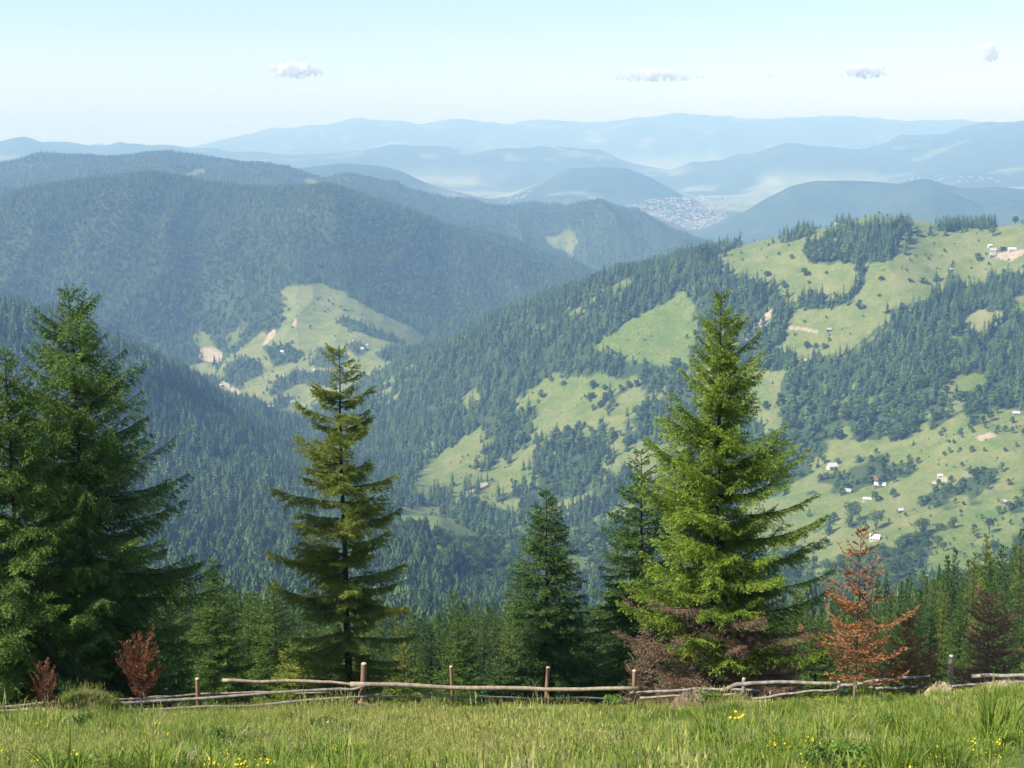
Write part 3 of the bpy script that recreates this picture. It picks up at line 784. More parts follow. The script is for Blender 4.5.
# broadleaved stands among the spruce
mix = fbm(tx / 260, ty / 260, 91, 4) + .25 * fbm(tx / 45, ty / 45, 92, 2)
px, py = world_to_px(tx, ty, tz)
leafp = np.clip((mix - .20) * 5, 0.04, .85)
leafp = np.where((tr_ > 3200), np.clip((mix + .02) * 7, .06, .94), leafp)
leafp = np.where((tr_ < 2600) & (tr_ > 1250) & (py > 440) & (px > 760), np.clip((mix + .22) * 5, .25, .95), leafp)
leafp = np.where(tr_ < 520, .0, leafp)
leafp = np.where((tr_ > 1400) & (tr_ < 2700) & in_poly(px, py, [(690, 250), (900, 250), (900, 225), (800, 225)]), .02, leafp)
isleaf = u < leafp
patch = fbm(tx / 120, ty / 120, 95, 3)
H_ = np.where(isleaf, 9 + 9 * u2, 14 + 13 * u2) * (1 + .25 * patch)
near = tr_ < 160
H_ = np.where(near, 4.5 + 6 * u2, H_); H_ = np.where((tr_ >= 160) & (tr_ < 450), 9 + 12 * u2 + np.clip((px - 850) / 100, 0, 1) * 4, H_)
H_ = np.where(tr_ > 2700, H_ * .72, H_)
# woods stop at meadow edges, with a few shrubs straying out
keepm = (mead < .5) & (bare < .5)
str_z = in_poly(px, py, [(740, 500), (800, 440), (900, 440), (1100, 400), (1100, 600), (940, 600), (740, 570)]) & (tr_ > 1250) & (tr_ < 2300) & (py < 560)
keepm &= ~((tr_ > 2700) & (tr_ < 4300) & in_poly(px, py, [(184, 340), (250, 330), (420, 300), (440, 350), (300, 425), (240, 410)]) & (rng.random(n) < .45))
stray = (~keepm) & (bare < .5) & (rng.random(n) < np.where(tr_ > 2700, .07, np.where(str_z, .17, .045)) * np.clip(1 + 2.5 * fbm(tx / 90, ty / 90, 97, 2), 0, 3)) & (tr_ > 1000)
H_ = np.where(stray, 3 + np.where(str_z, 7, 5) * u2 ** 1.5, H_); isleaf = np.where(stray, u < .8, isleaf)
# little gaps in the woods
gap = (fbm(tx / 70, ty / 70, 99, 3) > .52) & (tr_ < 1300)
ok = (keepm & ~gap) | stray
# do not cover the village on the slope with forest trees
VIL = [(820, 440), (870, 452), (985, 462), (1024, 500), (1024, 560), (930, 590), (850, 560), (760, 560), (750, 500)]
inv = in_poly(px, py, VIL) & (tr_ > 1200) & (tr_ < 2400)
ok &= ~(inv & (rng.random(n) < .25)); H_ = np.where(inv, H_ * .7, H_)
# crowns near the fence stay below this line of the view (young plantation)
lim = np.interp(px, [-200, 0, 130, 200, 240, 300, 400, 450, 500, 600, 700, 830, 880, 920, 950, 1024, 1200], [540, 540, 555, 575, 590, 605, 622, 618, 612, 600, 600, 612, 596, 582, 560, 548, 545])
lim = lim + rng.normal(0, 11, n)
la, lt = px_to_dir(px, lim)
hmax = (lt * tr_ - tz)
H_ = np.where((tr_ > 450) & (tr_ < 1500), H_ * rng.choice([.55, .8, 1, 1.15], n), H_)
lowr = tr_ < 450
H_ = np.where(lowr, np.minimum(H_, hmax), H_); ok &= ~(lowr & (H_ < 2.0))
# not where it is hidden by the ground in front
i_, j_ = cell(ta, tr_)
cum = CUM[np.clip(np.round(i_).astype(int), 0, NA - 1), np.clip(np.floor(j_).astype(int) - 2, 0, NR - 1)]
vis = (tz + H_) / tr_ > cum - .004 + np.where(tr_ < 3000, 0, .002)
vis |= (tr_ < 400)
ok &= vis
# near trees behind the named trees of the fence line keep some distance
ok &= ~((tr_ < 66) & (rng.random(n) < .3))
S_ = lambda a: a[ok]
tx, ty, tz, tr_, H_, isleaf, px, py = map(S_, (tx, ty, tz, tr_, H_, isleaf, px, py))
n = len(tx); print('trees', n)
Wf = np.where(isleaf, 1, 1) * (.85 + .3 * rng.random(n))
Wf = np.where((px > 840) & (tr_ < 520), Wf * .72, Wf)
ROT = rng.random(n) * 6.28

# which of them show largest: painted far to near into a coarse image of the view
def shown(idx_order_far_to_near, x, y, z, h, w, occl):
    W_, H__ = 1024, 768; buf = np.full((H__, W_), -1, np.int32)
    rgrid = tr_
    for i in idx_order_far_to_near:
        bx, by = world_to_px(x[i], y[i], z[i]); _, tyy = world_to_px(x[i], y[i], z[i] + h[i])
        hw = w[i] * F_PX / max(1, math.hypot(x[i], y[i]))
        y0 = int(max(0, tyy)); y1 = int(min(H__ - 1, by))
        for yy in range(y0, y1 + 1):
            f = (yy - tyy) / max(1e-3, by - tyy); q = hw * f
            a = int(max(0, bx - q)); b = int(min(W_, bx + q + 1))
            if a < b: buf[yy, a:b] = i if i >= 0 else -2
    for (cx_, ty_, by_, hw_) in occl:
        for yy in range(int(ty_), min(by_, 768)):
            q = hw_ * (yy - ty_) / (by_ - ty_) * .8; buf[yy, int(max(0, cx_ - q)):int(min(1024, cx_ + q))] = -2
    for xx in range(1024):
        buf[int(np.interp(xx, [0, 400, 750, 1024], [706, 702, 694, 680])):, xx] = -2
    return np.bincount(buf[buf >= 0], minlength=len(x))
fir = (~isleaf)
cand = np.where(tr_ < 900)[0]; cand = cand[np.argsort(-tr_[cand])]
OCC = [(92, 290, 700, 110), (25, 345, 700, 75), (348, 347, 700, 70), (545, 490, 690, 58), (710, 292, 695, 100), (628, 455, 690, 45)]
area = shown(cand, tx, ty, tz, H_, .17 * H_, OCC)
fa = np.where(fir, area[:n] if len(area) >= n else np.pad(area, (0, n - len(area))), 0)
N_IND = 225
top = np.argsort(-fa)[:N_IND]; top = top[fa[top] > 0]
ind = np.zeros(n, bool); ind[top] = True
print('individual spruces', len(top), 'smallest share px', fa[top].min(), 'ranges', tr_[top].min(), tr_[top].max())

# the young spruces behind the fence: built with twigs, four kinds
yk = [spruce(400 + i, 8.0, (1.75, 2.1, 1.6, 1.9)[i], n_whorl=26, per=6, step=.07, nl=.075, sec=.13, sub=1, jit=.3, power=(.95, .85, 1.05, .85)[i], bottom=.03, hang=.3, mat_crown=(M_SPRUCE_D, M_SPRUCE, M_SPRUCE_D, M_SPRUCE_O)[i]) for i in range(4)]
young_protos = []
order = top[np.argsort(tr_[top])]
for c_, i in enumerate(order):
    light = rng.random()
    k = (0, 2, 1, 0, 2, 1, 0, 3)[int(rng.integers(0, 8))]
    s = H_[i] / 8.0
    o = empty('spruce_tree', (tx[i], ty[i], tz[i] - .2), ROT[i]); o.scale = (s * Wf[i], s * Wf[i], s)
    r_ = tr_[i]
    if r_ > 260:                       # too small to show parts
        C.objects.unlink(o); bpy.data.objects.remove(o)
        o = add('spruce_tree', mid_fir[c_ % 3], None, (tx[i], ty[i], tz[i]), ROT[i], (H_[i] * Wf[i], H_[i] * Wf[i], H_[i]))
    else:
        tc = add('trunk', yk[k][0], o); cc = add('crown', yk[k][1], o)
    if r_ < 160: lab, grp = 'young green spruce in the thicket just behind the rail fence', 'young spruces in the thicket behind the fence'
    elif px[i] > 820: lab, grp = 'tall dark narrow spruce in the stand behind the dead rust tree', 'tall spruces on the right below the meadow'
    else: lab, grp = 'dark spruce of the wood on the slope below the fence thicket', 'spruces on the slope below the thicket'
    tag(o, lab, 'spruce tree', grp)
kid = {}
for o in list(C.objects):
    if o.type == 'MESH': kid.setdefault(o.data.name, o)
Y_PROTO = [kid[yk[k][1].name] for k in range(4) if yk[k][1].name in kid]
# ------------------------------------------------------------------ single trees and shrubs on the meadows across the ravine
def px_h(p, hpx): return hpx * np.linalg.norm(p) / F_PX
LONE = [  # px, py of the foot, height px, width px, kind, label
 (773, 243, 6, 3.5, 'f', 'tiny lone spruce on the bare skyline left of the crest wood'),
 (791, 259, 5, 6, 'b', 'small dark shrub on the upper meadow below the crest wood'),
 (767, 275, 4, 13, 'b', 'low spreading bush on the upper meadow above the dark spruce block'),
 (805, 276, 8, 10, 'b', 'round bush in the middle of the upper meadow'),
 (809, 284, 3, 5, 'b', 'tiny shrub just below the round bush of the upper meadow'),
 (783, 288, 8, 9, 'b', 'round bush standing just above the spruce block'),
 (916, 236, 10, 10, 'b', 'round tree at the right end of the summit wood'),
 (930, 235, 12, 7, 'f', 'slim spruce on the summit just right of the round tree'),
 (945, 236, 10, 6, 'f', 'pointed spruce on the summit halfway to the skyline wood'),
 (977, 261, 8, 9, 'b', 'round dark bush left of the summit farm'),
 (993, 236, 11, 10, 'b', 'round light tree just above the summit farm'),
 (905, 254, 9, 6, 'f', 'small spruce below the right corner of the summit wood'),
 (882, 261, 9, 7, 'f', 'spruce standing free at the lower edge of the summit wood'),
 (874, 260, 8, 6, 'f', 'spruce just left of the free one below the summit wood'),
 (910, 282, 4, 6, 'b', 'small shrub left of the pair of bushes on the wide meadow'),
 (923, 284, 7, 11, 'b', 'broad bush left of the dark cone spruce on the wide meadow'),
 (936, 281, 12, 8, 'f', 'dark cone shaped spruce in the middle of the wide meadow'),
 (881, 281, 5, 9, 'b', 'low bush near the hedge line on the wide meadow'),
 (879, 297, 3, 4, 'b', 'very small shrub low on the wide meadow'),
 (859, 310, 10, 9, 'b', 'bushy tree at the foot of the hedge line'),
 (1016, 220, 8, 10, 'b', 'round tree on the skyline above the summit farm'),
 (1002, 251, 4, 8, 'b', 'low bush between the roofs of the summit farm'),
 (896, 318, 5, 5, 'b', 'shrub at the upper edge of the right hand spruce wood'),
 (807, 349, 8, 8, 'b', 'left bush of the three below the track hut'),
 (815, 348, 5, 6, 'b', 'middle bush of the three below the track hut'),
 (823, 349, 6, 6, 'b', 'right bush of the three below the track hut'),
 (777, 358, 10, 11, 'b', 'tree beside the two lowest huts of the meadow'),
 (765, 410, 9, 9, 'b', 'dark bush on the lower meadow left of the tall one'),
 (779, 405, 12, 10, 'b', 'taller bush on the lower meadow beside the spruce wood'),
 (737, 383, 8, 9, 'b', 'round bush on the meadow below the landslide scar'),
 (809, 517, 11, 6, 'f', 'small spruce on the meadow left of the hamlet'),
 (829, 534, 19, 12, 'f', 'broad spruce at the lower left of the hamlet'),
 (851, 525, 22, 21, 'b', 'large round dark tree left of the hamlet houses'),
 (876, 530, 19, 19, 'b', 'large round tree in the middle of the hamlet'),
 (954, 529, 12, 11, 'b', 'tree at the top left of the lower right meadow'),
 (989, 534, 15, 12, 'b', 'tallest tree standing in the lower right meadow'),
 (973, 532, 8, 7, 'b', 'small shrub left of the tallest tree in the lower meadow'),
 (978, 538, 5, 9, 'b', 'low shrub below the small one in the lower right meadow'),
 (979, 561, 7, 7, 'b', 'shrub near the foot of the lower right meadow'),
 (981, 519, 5, 5, 'b', 'tiny shrub near the top of the lower right meadow'),
 (1017, 549, 14, 15, 'b', 'bushy tree on the right border of the lower meadow'),
 (922, 536, 17, 18, 'b', 'round dark tree on the left border of the lower meadow'),
 (939, 530, 6, 17, 'b', 'low wide thicket at the top of the lower right meadow'),
 (893, 497, 9, 11, 'b', 'bush above the middle houses of the hamlet'),
 (876, 502, 10, 11, 'b', 'round tree right of the long white roofed house'),
 (841, 496, 10, 9, 'b', 'bush left of the small grey house'),
 (704, 268, 22, 22, 'b', 'tall light green leafy tree at the left end of the ridge spruces'),
 (562, 377, 12, 7, 'f', 'spruce at the top edge of the middle clearing'),
 (563, 386, 6, 7, 'b', 'small shrub below the spruce of the middle clearing'),
 (541, 398, 9, 9, 'b', 'round bush on the left side of the middle clearing'),
 (593, 390, 10, 12, 'b', 'broad bush in the middle clearing, the upper of two'),
 (590, 400, 8, 11, 'b', 'broad bush in the middle clearing, the lower of two'),
 (604, 390, 6, 8, 'b', 'brownish bush on the right side of the middle clearing'),
 (329, 302, 3, 4, 'b', 'tiny tree on the pasture high above the valley village'),
 (310, 329, 4, 4, 'b', 'small tree in the middle of the village pasture'),
 (292, 344, 4, 4, 'b', 'small tree low on the left of the village pasture'),
 (318, 300, 3, 5, 'b', 'tiny shrub near the top of the village pasture'),
 (345, 312, 3, 5, 'b', 'tiny shrub right of the middle of the village pasture'),
]
k1 = k2 = 0
for q, (a, b, hp, wp, kind, lab) in enumerate(LONE):
    rmin = 2750 if a < 400 else (1250 if b > 440 else 1900)
    p = ground_at(a, b, rmin, 4300); h = px_h(p, hp); w = px_h(p, wp)
    if kind == 'f':
        me = far_fir[k1 % 4]; k1 += 1; wid = (.17, .21, .25, .19)[(k1 - 1) % 4]
        o = add('spruce_tree', me, None, p, q * 1.7, (w / 2 / wid * .9, w / 2 / wid * .9, h * 1.05)); tag(o, lab, 'spruce tree', 'single trees and shrubs on the far meadows')
    else:
        me = (far_leaf[k2 % 3] if hp < 14 else mid_leaf[k2 % 2]); wid = (.40, .46, .36)[k2 % 3] if hp < 14 else (.40, .46)[k2 % 2]; k2 += 1
        o = add('broadleaf_tree' if hp >= 7 else 'shrub', me, None, p - np.array([0, 0, .08 * h]), q * 2.3, (w / 2 / wid * .95, w / 2 / wid * .95, h * 1.1)); tag(o, lab, 'tree' if hp >= 7 else 'shrub', 'single trees and shrubs on the far meadows')
kid = {}
for o in list(C.objects):
    if o.type == 'MESH': kid.setdefault(o.data.name, o)
PR = {'ff': [kid[m.name] for m in far_fir if m.name in kid], 'fl': [kid[m.name] for m in far_leaf if m.name in kid],
      'ml': [kid[m.name] for m in mid_leaf if m.name in kid], 'mf': [kid[m.name] for m in mid_fir if m.name in kid], 'y': Y_PROTO}
print({k: len(v) for k, v in PR.items()})
def wood(name, label, sel, firs, leaves, fir_unit=1.0):
    sel = sel & ~ind; i = np.where(sel)[0]
    protos = PR[firs] + PR[leaves]; nf = len(PR[firs])
    pk = np.where(isleaf[i], nf + rng.integers(0, len(PR[leaves]), len(i)), rng.integers(0, nf, len(i)))
    h = H_[i] / np.where(isleaf[i], 1.0, fir_unit)
    wmul = np.where(isleaf[i], .9 + .35 * rng.random(len(i)), Wf[i])
    S = np.stack([h * wmul, h * wmul, h], 1)
    P = np.stack([tx[i], ty[i], tz[i] - .04 * H_[i]], 1)
    scatter(name, label, P, S, ROT[i], pk, protos, tilt=rng.normal(0, .03, (len(i), 2)))
wood('undergrowth', 'thicket of young spruces too many to count behind the fence', tr_ < 260, 'y', 'ml', 8.0)
wood('forest', 'dark spruce forest filling the ravine below the fence', (tr_ >= 260) & (tr_ < 1500), 'mf', 'ml')
wood('forest', 'spruce and leafy woods on the valley sides across the ravine', (tr_ >= 1500) & (tr_ < 2680), 'ff', 'fl')
wood('forest', 'blue green woods covering the big mountain and village valley', (tr_ >= 2680) & (tr_ < 4600), 'ff', 'fl')
wood('forest', 'blue woods along the ridge behind the big mountain', (tr_ >= 4600), 'ff', 'fl')

# ------------------------------------------------------------------ houses
M_WALLW = plain('whitewashed_wall', (.55, .52, .47)); M_WALLB = plain('dark_timber_wall', (.16, .11, .07)); M_WALLG = plain('weathered_board_wall', (.30, .27, .23))
M_ROOFW = plain('pale_metal_roof', (.66, .65, .63), .1, rough=.6); M_ROOFG = plain('grey_slate_roof', (.42, .40, .38), .15); M_ROOFR = plain('rust_red_roof', (.36, .16, .12), .2)
M_PANE = plain('window_glass', (.03, .04, .05), .1, rough=.2)
def box(x0, x1, y0, y1, z0, z1):
    v = [(x0, y0, z0), (x1, y0, z0), (x1, y1, z0), (x0, y1, z0), (x0, y0, z1), (x1, y0, z1), (x1, y1, z1), (x0, y1, z1)]
    f = [(0, 3, 2, 1), (4, 5, 6, 7), (0, 1, 5, 4), (1, 2, 6, 5), (2, 3, 7, 6), (3, 0, 4, 7)]
    return v, f
def joinv(lst):
    V = []; F = []
    for v, f in lst:
        b = len(V); V += list(v); F += [tuple(i + b for i in q) for q in f]
    return V, F
def pymesh(name, V, F, mats):
    me = bpy.data.meshes.new(name); me.from_pydata([tuple(map(float, v)) for v in V], [], F)
    for m in mats: me.materials.append(m)
    me.update(); return me
def house(a, b, wpx, roof, wall, rz, lab, rmin, rmax=4300, asp=.62, hip=False, hscale=1.0):
    p = ground_at(a, b, rmin, rmax); L = px_h(p, wpx * .86) / 2; W = L * asp; h = min(2.6, L * .55) * hscale
    o = empty('house', p - np.array([0, 0, .6]), rad(rz)); rh = max(1.6, W * .95) * hscale
    v, f = box(-L * .92, L * .92, -W * .88, W * .88, -1.5, h + .6)
    V = list(v) + [(-L * .92, 0, h + .6 + rh * .86), (L * .92, 0, h + .6 + rh * .86)]
    F = list(f) + [(4, 7, 8), (5, 9, 6)]
    add('wall', pymesh('wall', V, F, [wall]), o)
    e = .35 * W if hip else 0; z0 = h + .45; z1 = z0 + rh; t = .14
    rv = [(-L, -W, z0), (L, -W, z0), (L - e, 0, z1), (-L + e, 0, z1), (-L, W, z0), (L, W, z0)]
    rv2 = [(x, y, z + t) for x, y, z in rv]
    rf = [(0, 1, 2, 3), (3, 2, 5, 4)]; rf2 = [tuple(i + 6 for i in q) for q in rf]
    sides = [(0, 6, 7, 1), (4, 5, 11, 10), (1, 7, 8, 2), (2, 8, 11, 5), (0, 3, 9, 6), (3, 4, 10, 9)]
    if hip: sides += [(1, 2, 5), (0, 4, 3)]
    r_ = add('roof', pymesh('roof', rv + rv2, rf + rf2 + sides, [roof]), o)
    cv, cf = box(L * .3 - .3, L * .3 + .3, -.3, .3, z1 - .5, z1 + .8); add('chimney', pymesh('chimney', cv, cf, [M_WALLG]), r_)
    for xx in (-L * .5, L * .45):
        wv, wf = box(xx - .5, xx + .5, -W * .88 - .04, -W * .88 + .02, 1.2, 2.2); add('window', pymesh('window', wv, wf, [M_PANE]), o)
    dv, df = box(-.45, .45, -W * .88 - .05, -W * .88 + .02, .3, 2.3); add('door', pymesh('door', dv, df, [M_WALLB]), o)
    tag(o, lab, 'house', 'houses scattered over the hills')
for h_ in [
 (832, 468, 12, M_ROOFW, M_WALLW, 20, 'white roofed house alone at the top left of the hamlet', 1300, 2300, .7),
 (848, 493, 8, M_ROOFG, M_WALLB, -30, 'small grey roofed house at the left of the hamlet', 1300, 2300, .8),
 (867, 501, 10, M_ROOFW, M_WALLW, -8, 'long low white roofed house in the hamlet', 1300, 2300, .45),
 (880, 487, 13, M_ROOFW, M_WALLB, -22, 'white roofed house in front of the red roofed one', 1300, 2300, .5),
 (877, 481, 13, M_ROOFR, M_WALLB, 12, 'red brown roofed house behind a white roof in the hamlet', 1300, 2300, .6),
 (900, 512, 8, M_ROOFW, M_WALLB, 25, 'pale roofed cottage with dark walls right of the hamlet', 1300, 2300, .7),
 (875, 540, 12, M_ROOFW, M_WALLW, -28, 'lowest white house of the hamlet above the dead rust tree', 1300, 2300, .75),
 (940, 477, 6, M_ROOFW, M_WALLW, 0, 'small white hut in a brown clearing above the hamlet', 1300, 2300, .7),
 (1004, 503, 6, M_ROOFW, M_WALLB, 30, 'white gabled cottage at the top of the lower right meadow', 1300, 2300, .9),
 (990, 247, 5, M_ROOFW, M_WALLW, 10, 'upper white house of the summit farm', 1900, 2600, .8),
 (993, 252, 7, M_ROOFG, M_WALLW, -15, 'grey roofed house in front at the summit farm', 1900, 2600, .7),
 (992, 257, 7, M_ROOFG, M_WALLG, 5, 'weathered barn lowest at the summit farm', 1900, 2600, .6),
 (1012, 251, 9, M_ROOFW, M_WALLW, 0, 'white house right of the summit farm', 1900, 2600, .5),
 (950, 271, 5, M_ROOFG, M_WALLB, 10, 'small hut alone on the wide meadow below the summit farm', 1900, 2600, .8),
 (829, 331, 6, M_ROOFG, M_WALLB, 0, 'grey hut at the end of the sandy track', 1900, 2600, .7),
 (806, 362, 5, M_ROOFW, M_WALLB, 15, 'pale hut below the three bushes', 1900, 2600, .8),
 (775, 362, 5, M_ROOFW, M_WALLG, -10, 'pale hut among bushes left on the lower meadow', 1900, 2600, .7),
 (1016, 415, 8, M_ROOFW, M_WALLG, -5, 'long pale house in the clearing at the right picture edge', 1500, 2600, .5),
 (837, 225, 5, M_ROOFW, M_WALLW, 0, 'white hut at the skyline among the summit spruces', 2200, 2600, .7),
 (227, 468, 6, M_ROOFG, M_WALLG, 25, 'grey house among trees in the near side valley, the left one', 1500, 2400, .8),
 (250, 468, 9, M_ROOFG, M_WALLB, -20, 'larger grey brown house in the near side valley', 1500, 2400, .8),
 (270, 408, 9, M_ROOFW, M_WALLW, 5, 'long white building lowest in the valley village', 2750, 4300, .4),
 (283, 353, 6, M_ROOFW, M_WALLW, 0, 'white house left above the valley village', 2750, 4300, .7),
 (283, 377, 3, M_ROOFW, M_WALLW, 0, 'tiny white house in the middle of the valley village', 2750, 4300, .8),
 (322, 375, 3, M_ROOFW, M_WALLW, 0, 'small white house below the red roof in the valley village', 2750, 4300, .8),
 (326, 371, 5, M_ROOFR, M_WALLW, 10, 'red roofed house in the valley village', 2750, 4300, .7),
 (315, 371, 4, M_ROOFW, M_WALLW, -10, 'white house left of the red roof in the valley village', 2750, 4300, .8),
 (332, 370, 4, M_ROOFR, M_WALLW, 20, 'brownish roofed house right of the red one', 2750, 4300, .8),
 (363, 350, 6, M_ROOFW, M_WALLW, 8, 'white house at the right end of the valley village', 2750, 4300, .7),
 (367, 346, 4, M_ROOFG, M_WALLW, -10, 'grey roofed house behind the rightmost white one', 2750, 4300, .8),
 (353, 342, 4, M_ROOFG, M_WALLW, 0, 'grey house up left of the rightmost white one', 2750, 4300, .8),
 (293, 403, 5, M_ROOFG, M_WALLW, 0, 'grey roofed house right of the long white building', 2750, 4300, .6),
 (360, 376, 4, M_ROOFW, M_WALLW, 0, 'pale house behind the top of the single spruce', 2750, 4300, .7),
 (249, 401, 4, M_ROOFR, M_WALLW, 0, 'brown roofed house beside the village road', 2750, 4300, .7),
 (220, 386, 4, M_ROOFW, M_WALLW, 0, 'white house at the left end of the village road', 2750, 4300, .7)]:
    house(*h_)

# the far town: more houses than one could count
V = []; Fq = []; mi = []
TOWN = [([(600, 212), (650, 200), (700, 196), (742, 200), (742, 206), (712, 228), (690, 230), (650, 215)], 520), ([(440, 196), (520, 188), (545, 196), (500, 206), (450, 204)], 60), ([(760, 186), (800, 182), (870, 178), (940, 176), (1000, 178), (1000, 184), (900, 182), (780, 192)], 90)]
rt = random.Random(5)
for poly, cnt in TOWN:
    pa = np.array(poly); k = 0
    while k < cnt:
        a = rt.uniform(pa[:, 0].min(), pa[:, 0].max()); b = rt.uniform(pa[:, 1].min(), pa[:, 1].max())
        if not in_poly(np.array([a]), np.array([b]), poly)[0]: continue
        k += 1
        p = ground_at(a, b, 8700, 14500); L = rt.uniform(5, 12); W = rt.uniform(4, 6); h = rt.uniform(2, 5); t = rt.random() * 3.1; c, s = math.cos(t), math.sin(t); base = len(V)
        for x, y, z in [(-L, -W, -4), (L, -W, -4), (L, W, -4), (-L, W, -4), (-L, -W, h), (L, -W, h), (L, W, h), (-L, W, h), (-L, 0, h + 4), (L, 0, h + 4)]:
            V.append((p[0] + x * c - y * s, p[1] + x * s + y * c, p[2] + z))
        Fs_ = [(0, 1, 5, 4), (1, 2, 6, 5), (2, 3, 7, 6), (3, 0, 4, 7), (4, 5, 9, 8), (7, 8, 9, 6), (4, 8, 7), (5, 6, 9)]
        Fq += [tuple(i + base for i in f) for f in Fs_]; r_ = rt.choice((0, 1, 1, 2)); mi += [0, 0, 0, 0, r_, r_, 0, 0]
M_TR1 = plain('town_grey_roof', (.38, .37, .35)); M_TR2 = plain('town_brown_roof', (.33, .24, .19))
tw = pymesh('town', V, Fq, [M_WALLG, M_TR1, M_TR2]); tw.polygons.foreach_set('material_index', mi)
tag(add('town', tw), 'pale hazy town spread over the far valley floor', kind='stuff')
# ------------------------------------------------------------------ the named spruces along the fence
def hero(px_, top, r, wpx, lab, seed, mat_=None, dead=0.0, cat='spruce tree', name='spruce_tree', group=None, dead_mat=None, rz=0.0, **kw):
    p = place(px_, r); a, t = px_to_dir(px_, top); H = float(t) * r - p[2]; W = wpx / F_PX * r
    tm, cm, dm = spruce(seed, H, W, mat_crown=mat_ or M_SPRUCE, dead_below=dead, **kw)
    o = empty(name, p, rz)
    if dead_mat: tm.materials.clear(); tm.materials.append(M_DEADW)
    add('trunk', tm, o); add('crown', cm, o)
    if dm: add('dead_branches', dm, o)
    tag(o, lab, cat, group); return o
hero(94, 287, 41, 140, 'tallest dark green spruce at the left, above the red dead bush', 1, n_whorl=40, per=7, power=.66, droop=.42, upturn=.42, hang=.95, step=.040, nl=.058, sec=.08, jit=.5, skew=(.04, -.1), plate=1.25, bottom=.03)
hero(27, 347, 39, 92, 'narrower dark spruce at the left picture edge beside the tallest one', 2, n_whorl=36, per=7, power=.62, droop=.4, upturn=.35, hang=.9, step=.045, nl=.06, sec=.085, jit=.5, plate=1.2, bottom=.03)
hero(-30, 420, 40, 80, 'dark spruce cut by the left picture edge', 3, n_whorl=30, per=6, power=.7, droop=.4, upturn=.3, hang=.8, step=.06, nl=.065, sec=.11, bottom=.03)
hero(350, 347, 42, 92, 'single olive green spruce with open tiers behind the joint of the fence', 4, M_SPRUCE_O, n_whorl=27, per=7, power=.60, droop=.28, upturn=.30, rise=.35, hang=.5, step=.034, nl=.066, sec=.06, jit=.7, thin=.2, bottom=.07, low=.5, skew=(-.05, 0), plate=1.25, sub=4)
hero(546, 489, 47, 72, 'medium dense dark green spruce in the middle behind the fence', 5, M_SPRUCE_D, n_whorl=32, per=7, power=.75, droop=.4, upturn=.25, hang=.7, step=.045, nl=.055, sec=.085, jit=.22, bottom=.02)
hero(712, 293, 40, 124, 'large bright yellow green spruce with dead grey lower branches', 6, M_SPRUCE_B, dead=.235, n_whorl=40, per=8, power=.80, droop=.22, upturn=.38, rise=.5, hang=.6, step=.034, nl=.068, sec=.07, jit=.8, plate=1.25, skew=(.06, 0), bottom=.02)
hero(640, 450, 49, 84, 'darker spruce half hidden behind the large bright one', 7, M_SPRUCE, n_whorl=30, per=6, power=.72, droop=.35, upturn=.25, hang=.5, step=.05, nl=.06, sec=.1, bottom=.02)
hero(460, 606, 56, 42, 'small fresh green spruce behind the fence left of the middle one', 8, M_SPRUCE, n_whorl=18, per=6, power=.8, hang=.3, step=.05, nl=.07, sec=.11, bottom=.02)
hero(220, 560, 52, 48, 'green spruce right of the tallest one, with a slim top', 9, M_SPRUCE, n_whorl=24, per=6, power=.8, hang=.4, step=.05, nl=.065, sec=.11, bottom=.02)
hero(279, 582, 54, 46, 'light green spruce between the slim one and the single olive spruce', 10, M_SPRUCE, n_whorl=22, per=6, power=.85, hang=.35, step=.05, nl=.065, sec=.11, bottom=.02)
hero(160, 590, 47, 50, 'low dark spruce filling the gap beside the tallest one', 11, M_SPRUCE_D, n_whorl=22, per=6, power=.75, hang=.4, step=.05, nl=.065, sec=.11, bottom=.02)
hero(302, 640, 46, 50, 'low yellowish green spruce at the foot of the single olive spruce', 12, M_SPRUCE_O, n_whorl=14, per=6, power=.7, hang=.25, step=.05, nl=.065, sec=.11, bottom=.02)
hero(404, 648, 48, 36, 'low yellowish spruce right of the foot of the olive spruce', 13, M_SPRUCE_O, n_whorl=12, per=6, power=.6, hang=.3, step=.05, nl=.065, sec=.11, bottom=.02)
hero(500, 655, 46, 40, 'low dark spruce behind the fence left of the medium one', 14, M_SPRUCE_D, n_whorl=12, per=6, power=.6, hang=.3, step=.05, nl=.065, sec=.11, bottom=.02)
hero(592, 640, 45, 30, 'small spruce behind the rail between the medium and the bright one', 15, M_SPRUCE_D, n_whorl=12, per=6, power=.7, hang=.3, step=.05, nl=.065, sec=.11, bottom=.02)
hero(814, 622, 46, 26, 'small fresh green spruce left of the dead rust tree', 16, M_SPRUCE, n_whorl=16, per=6, power=.7, hang=.3, step=.045, nl=.065, sec=.10, bottom=.02)
hero(905, 640, 60, 32, 'small green spruce behind the dead rust tree', 17, M_SPRUCE, n_whorl=16, per=6, power=.75, hang=.3, step=.06, nl=.075, sec=.12, bottom=.02)
hero(972, 620, 75, 30, 'green spruce behind the brown dead tree at the right', 18, M_SPRUCE_D, n_whorl=18, per=6, power=.75, hang=.3, step=.07, nl=.08, sec=.13, bottom=.02)
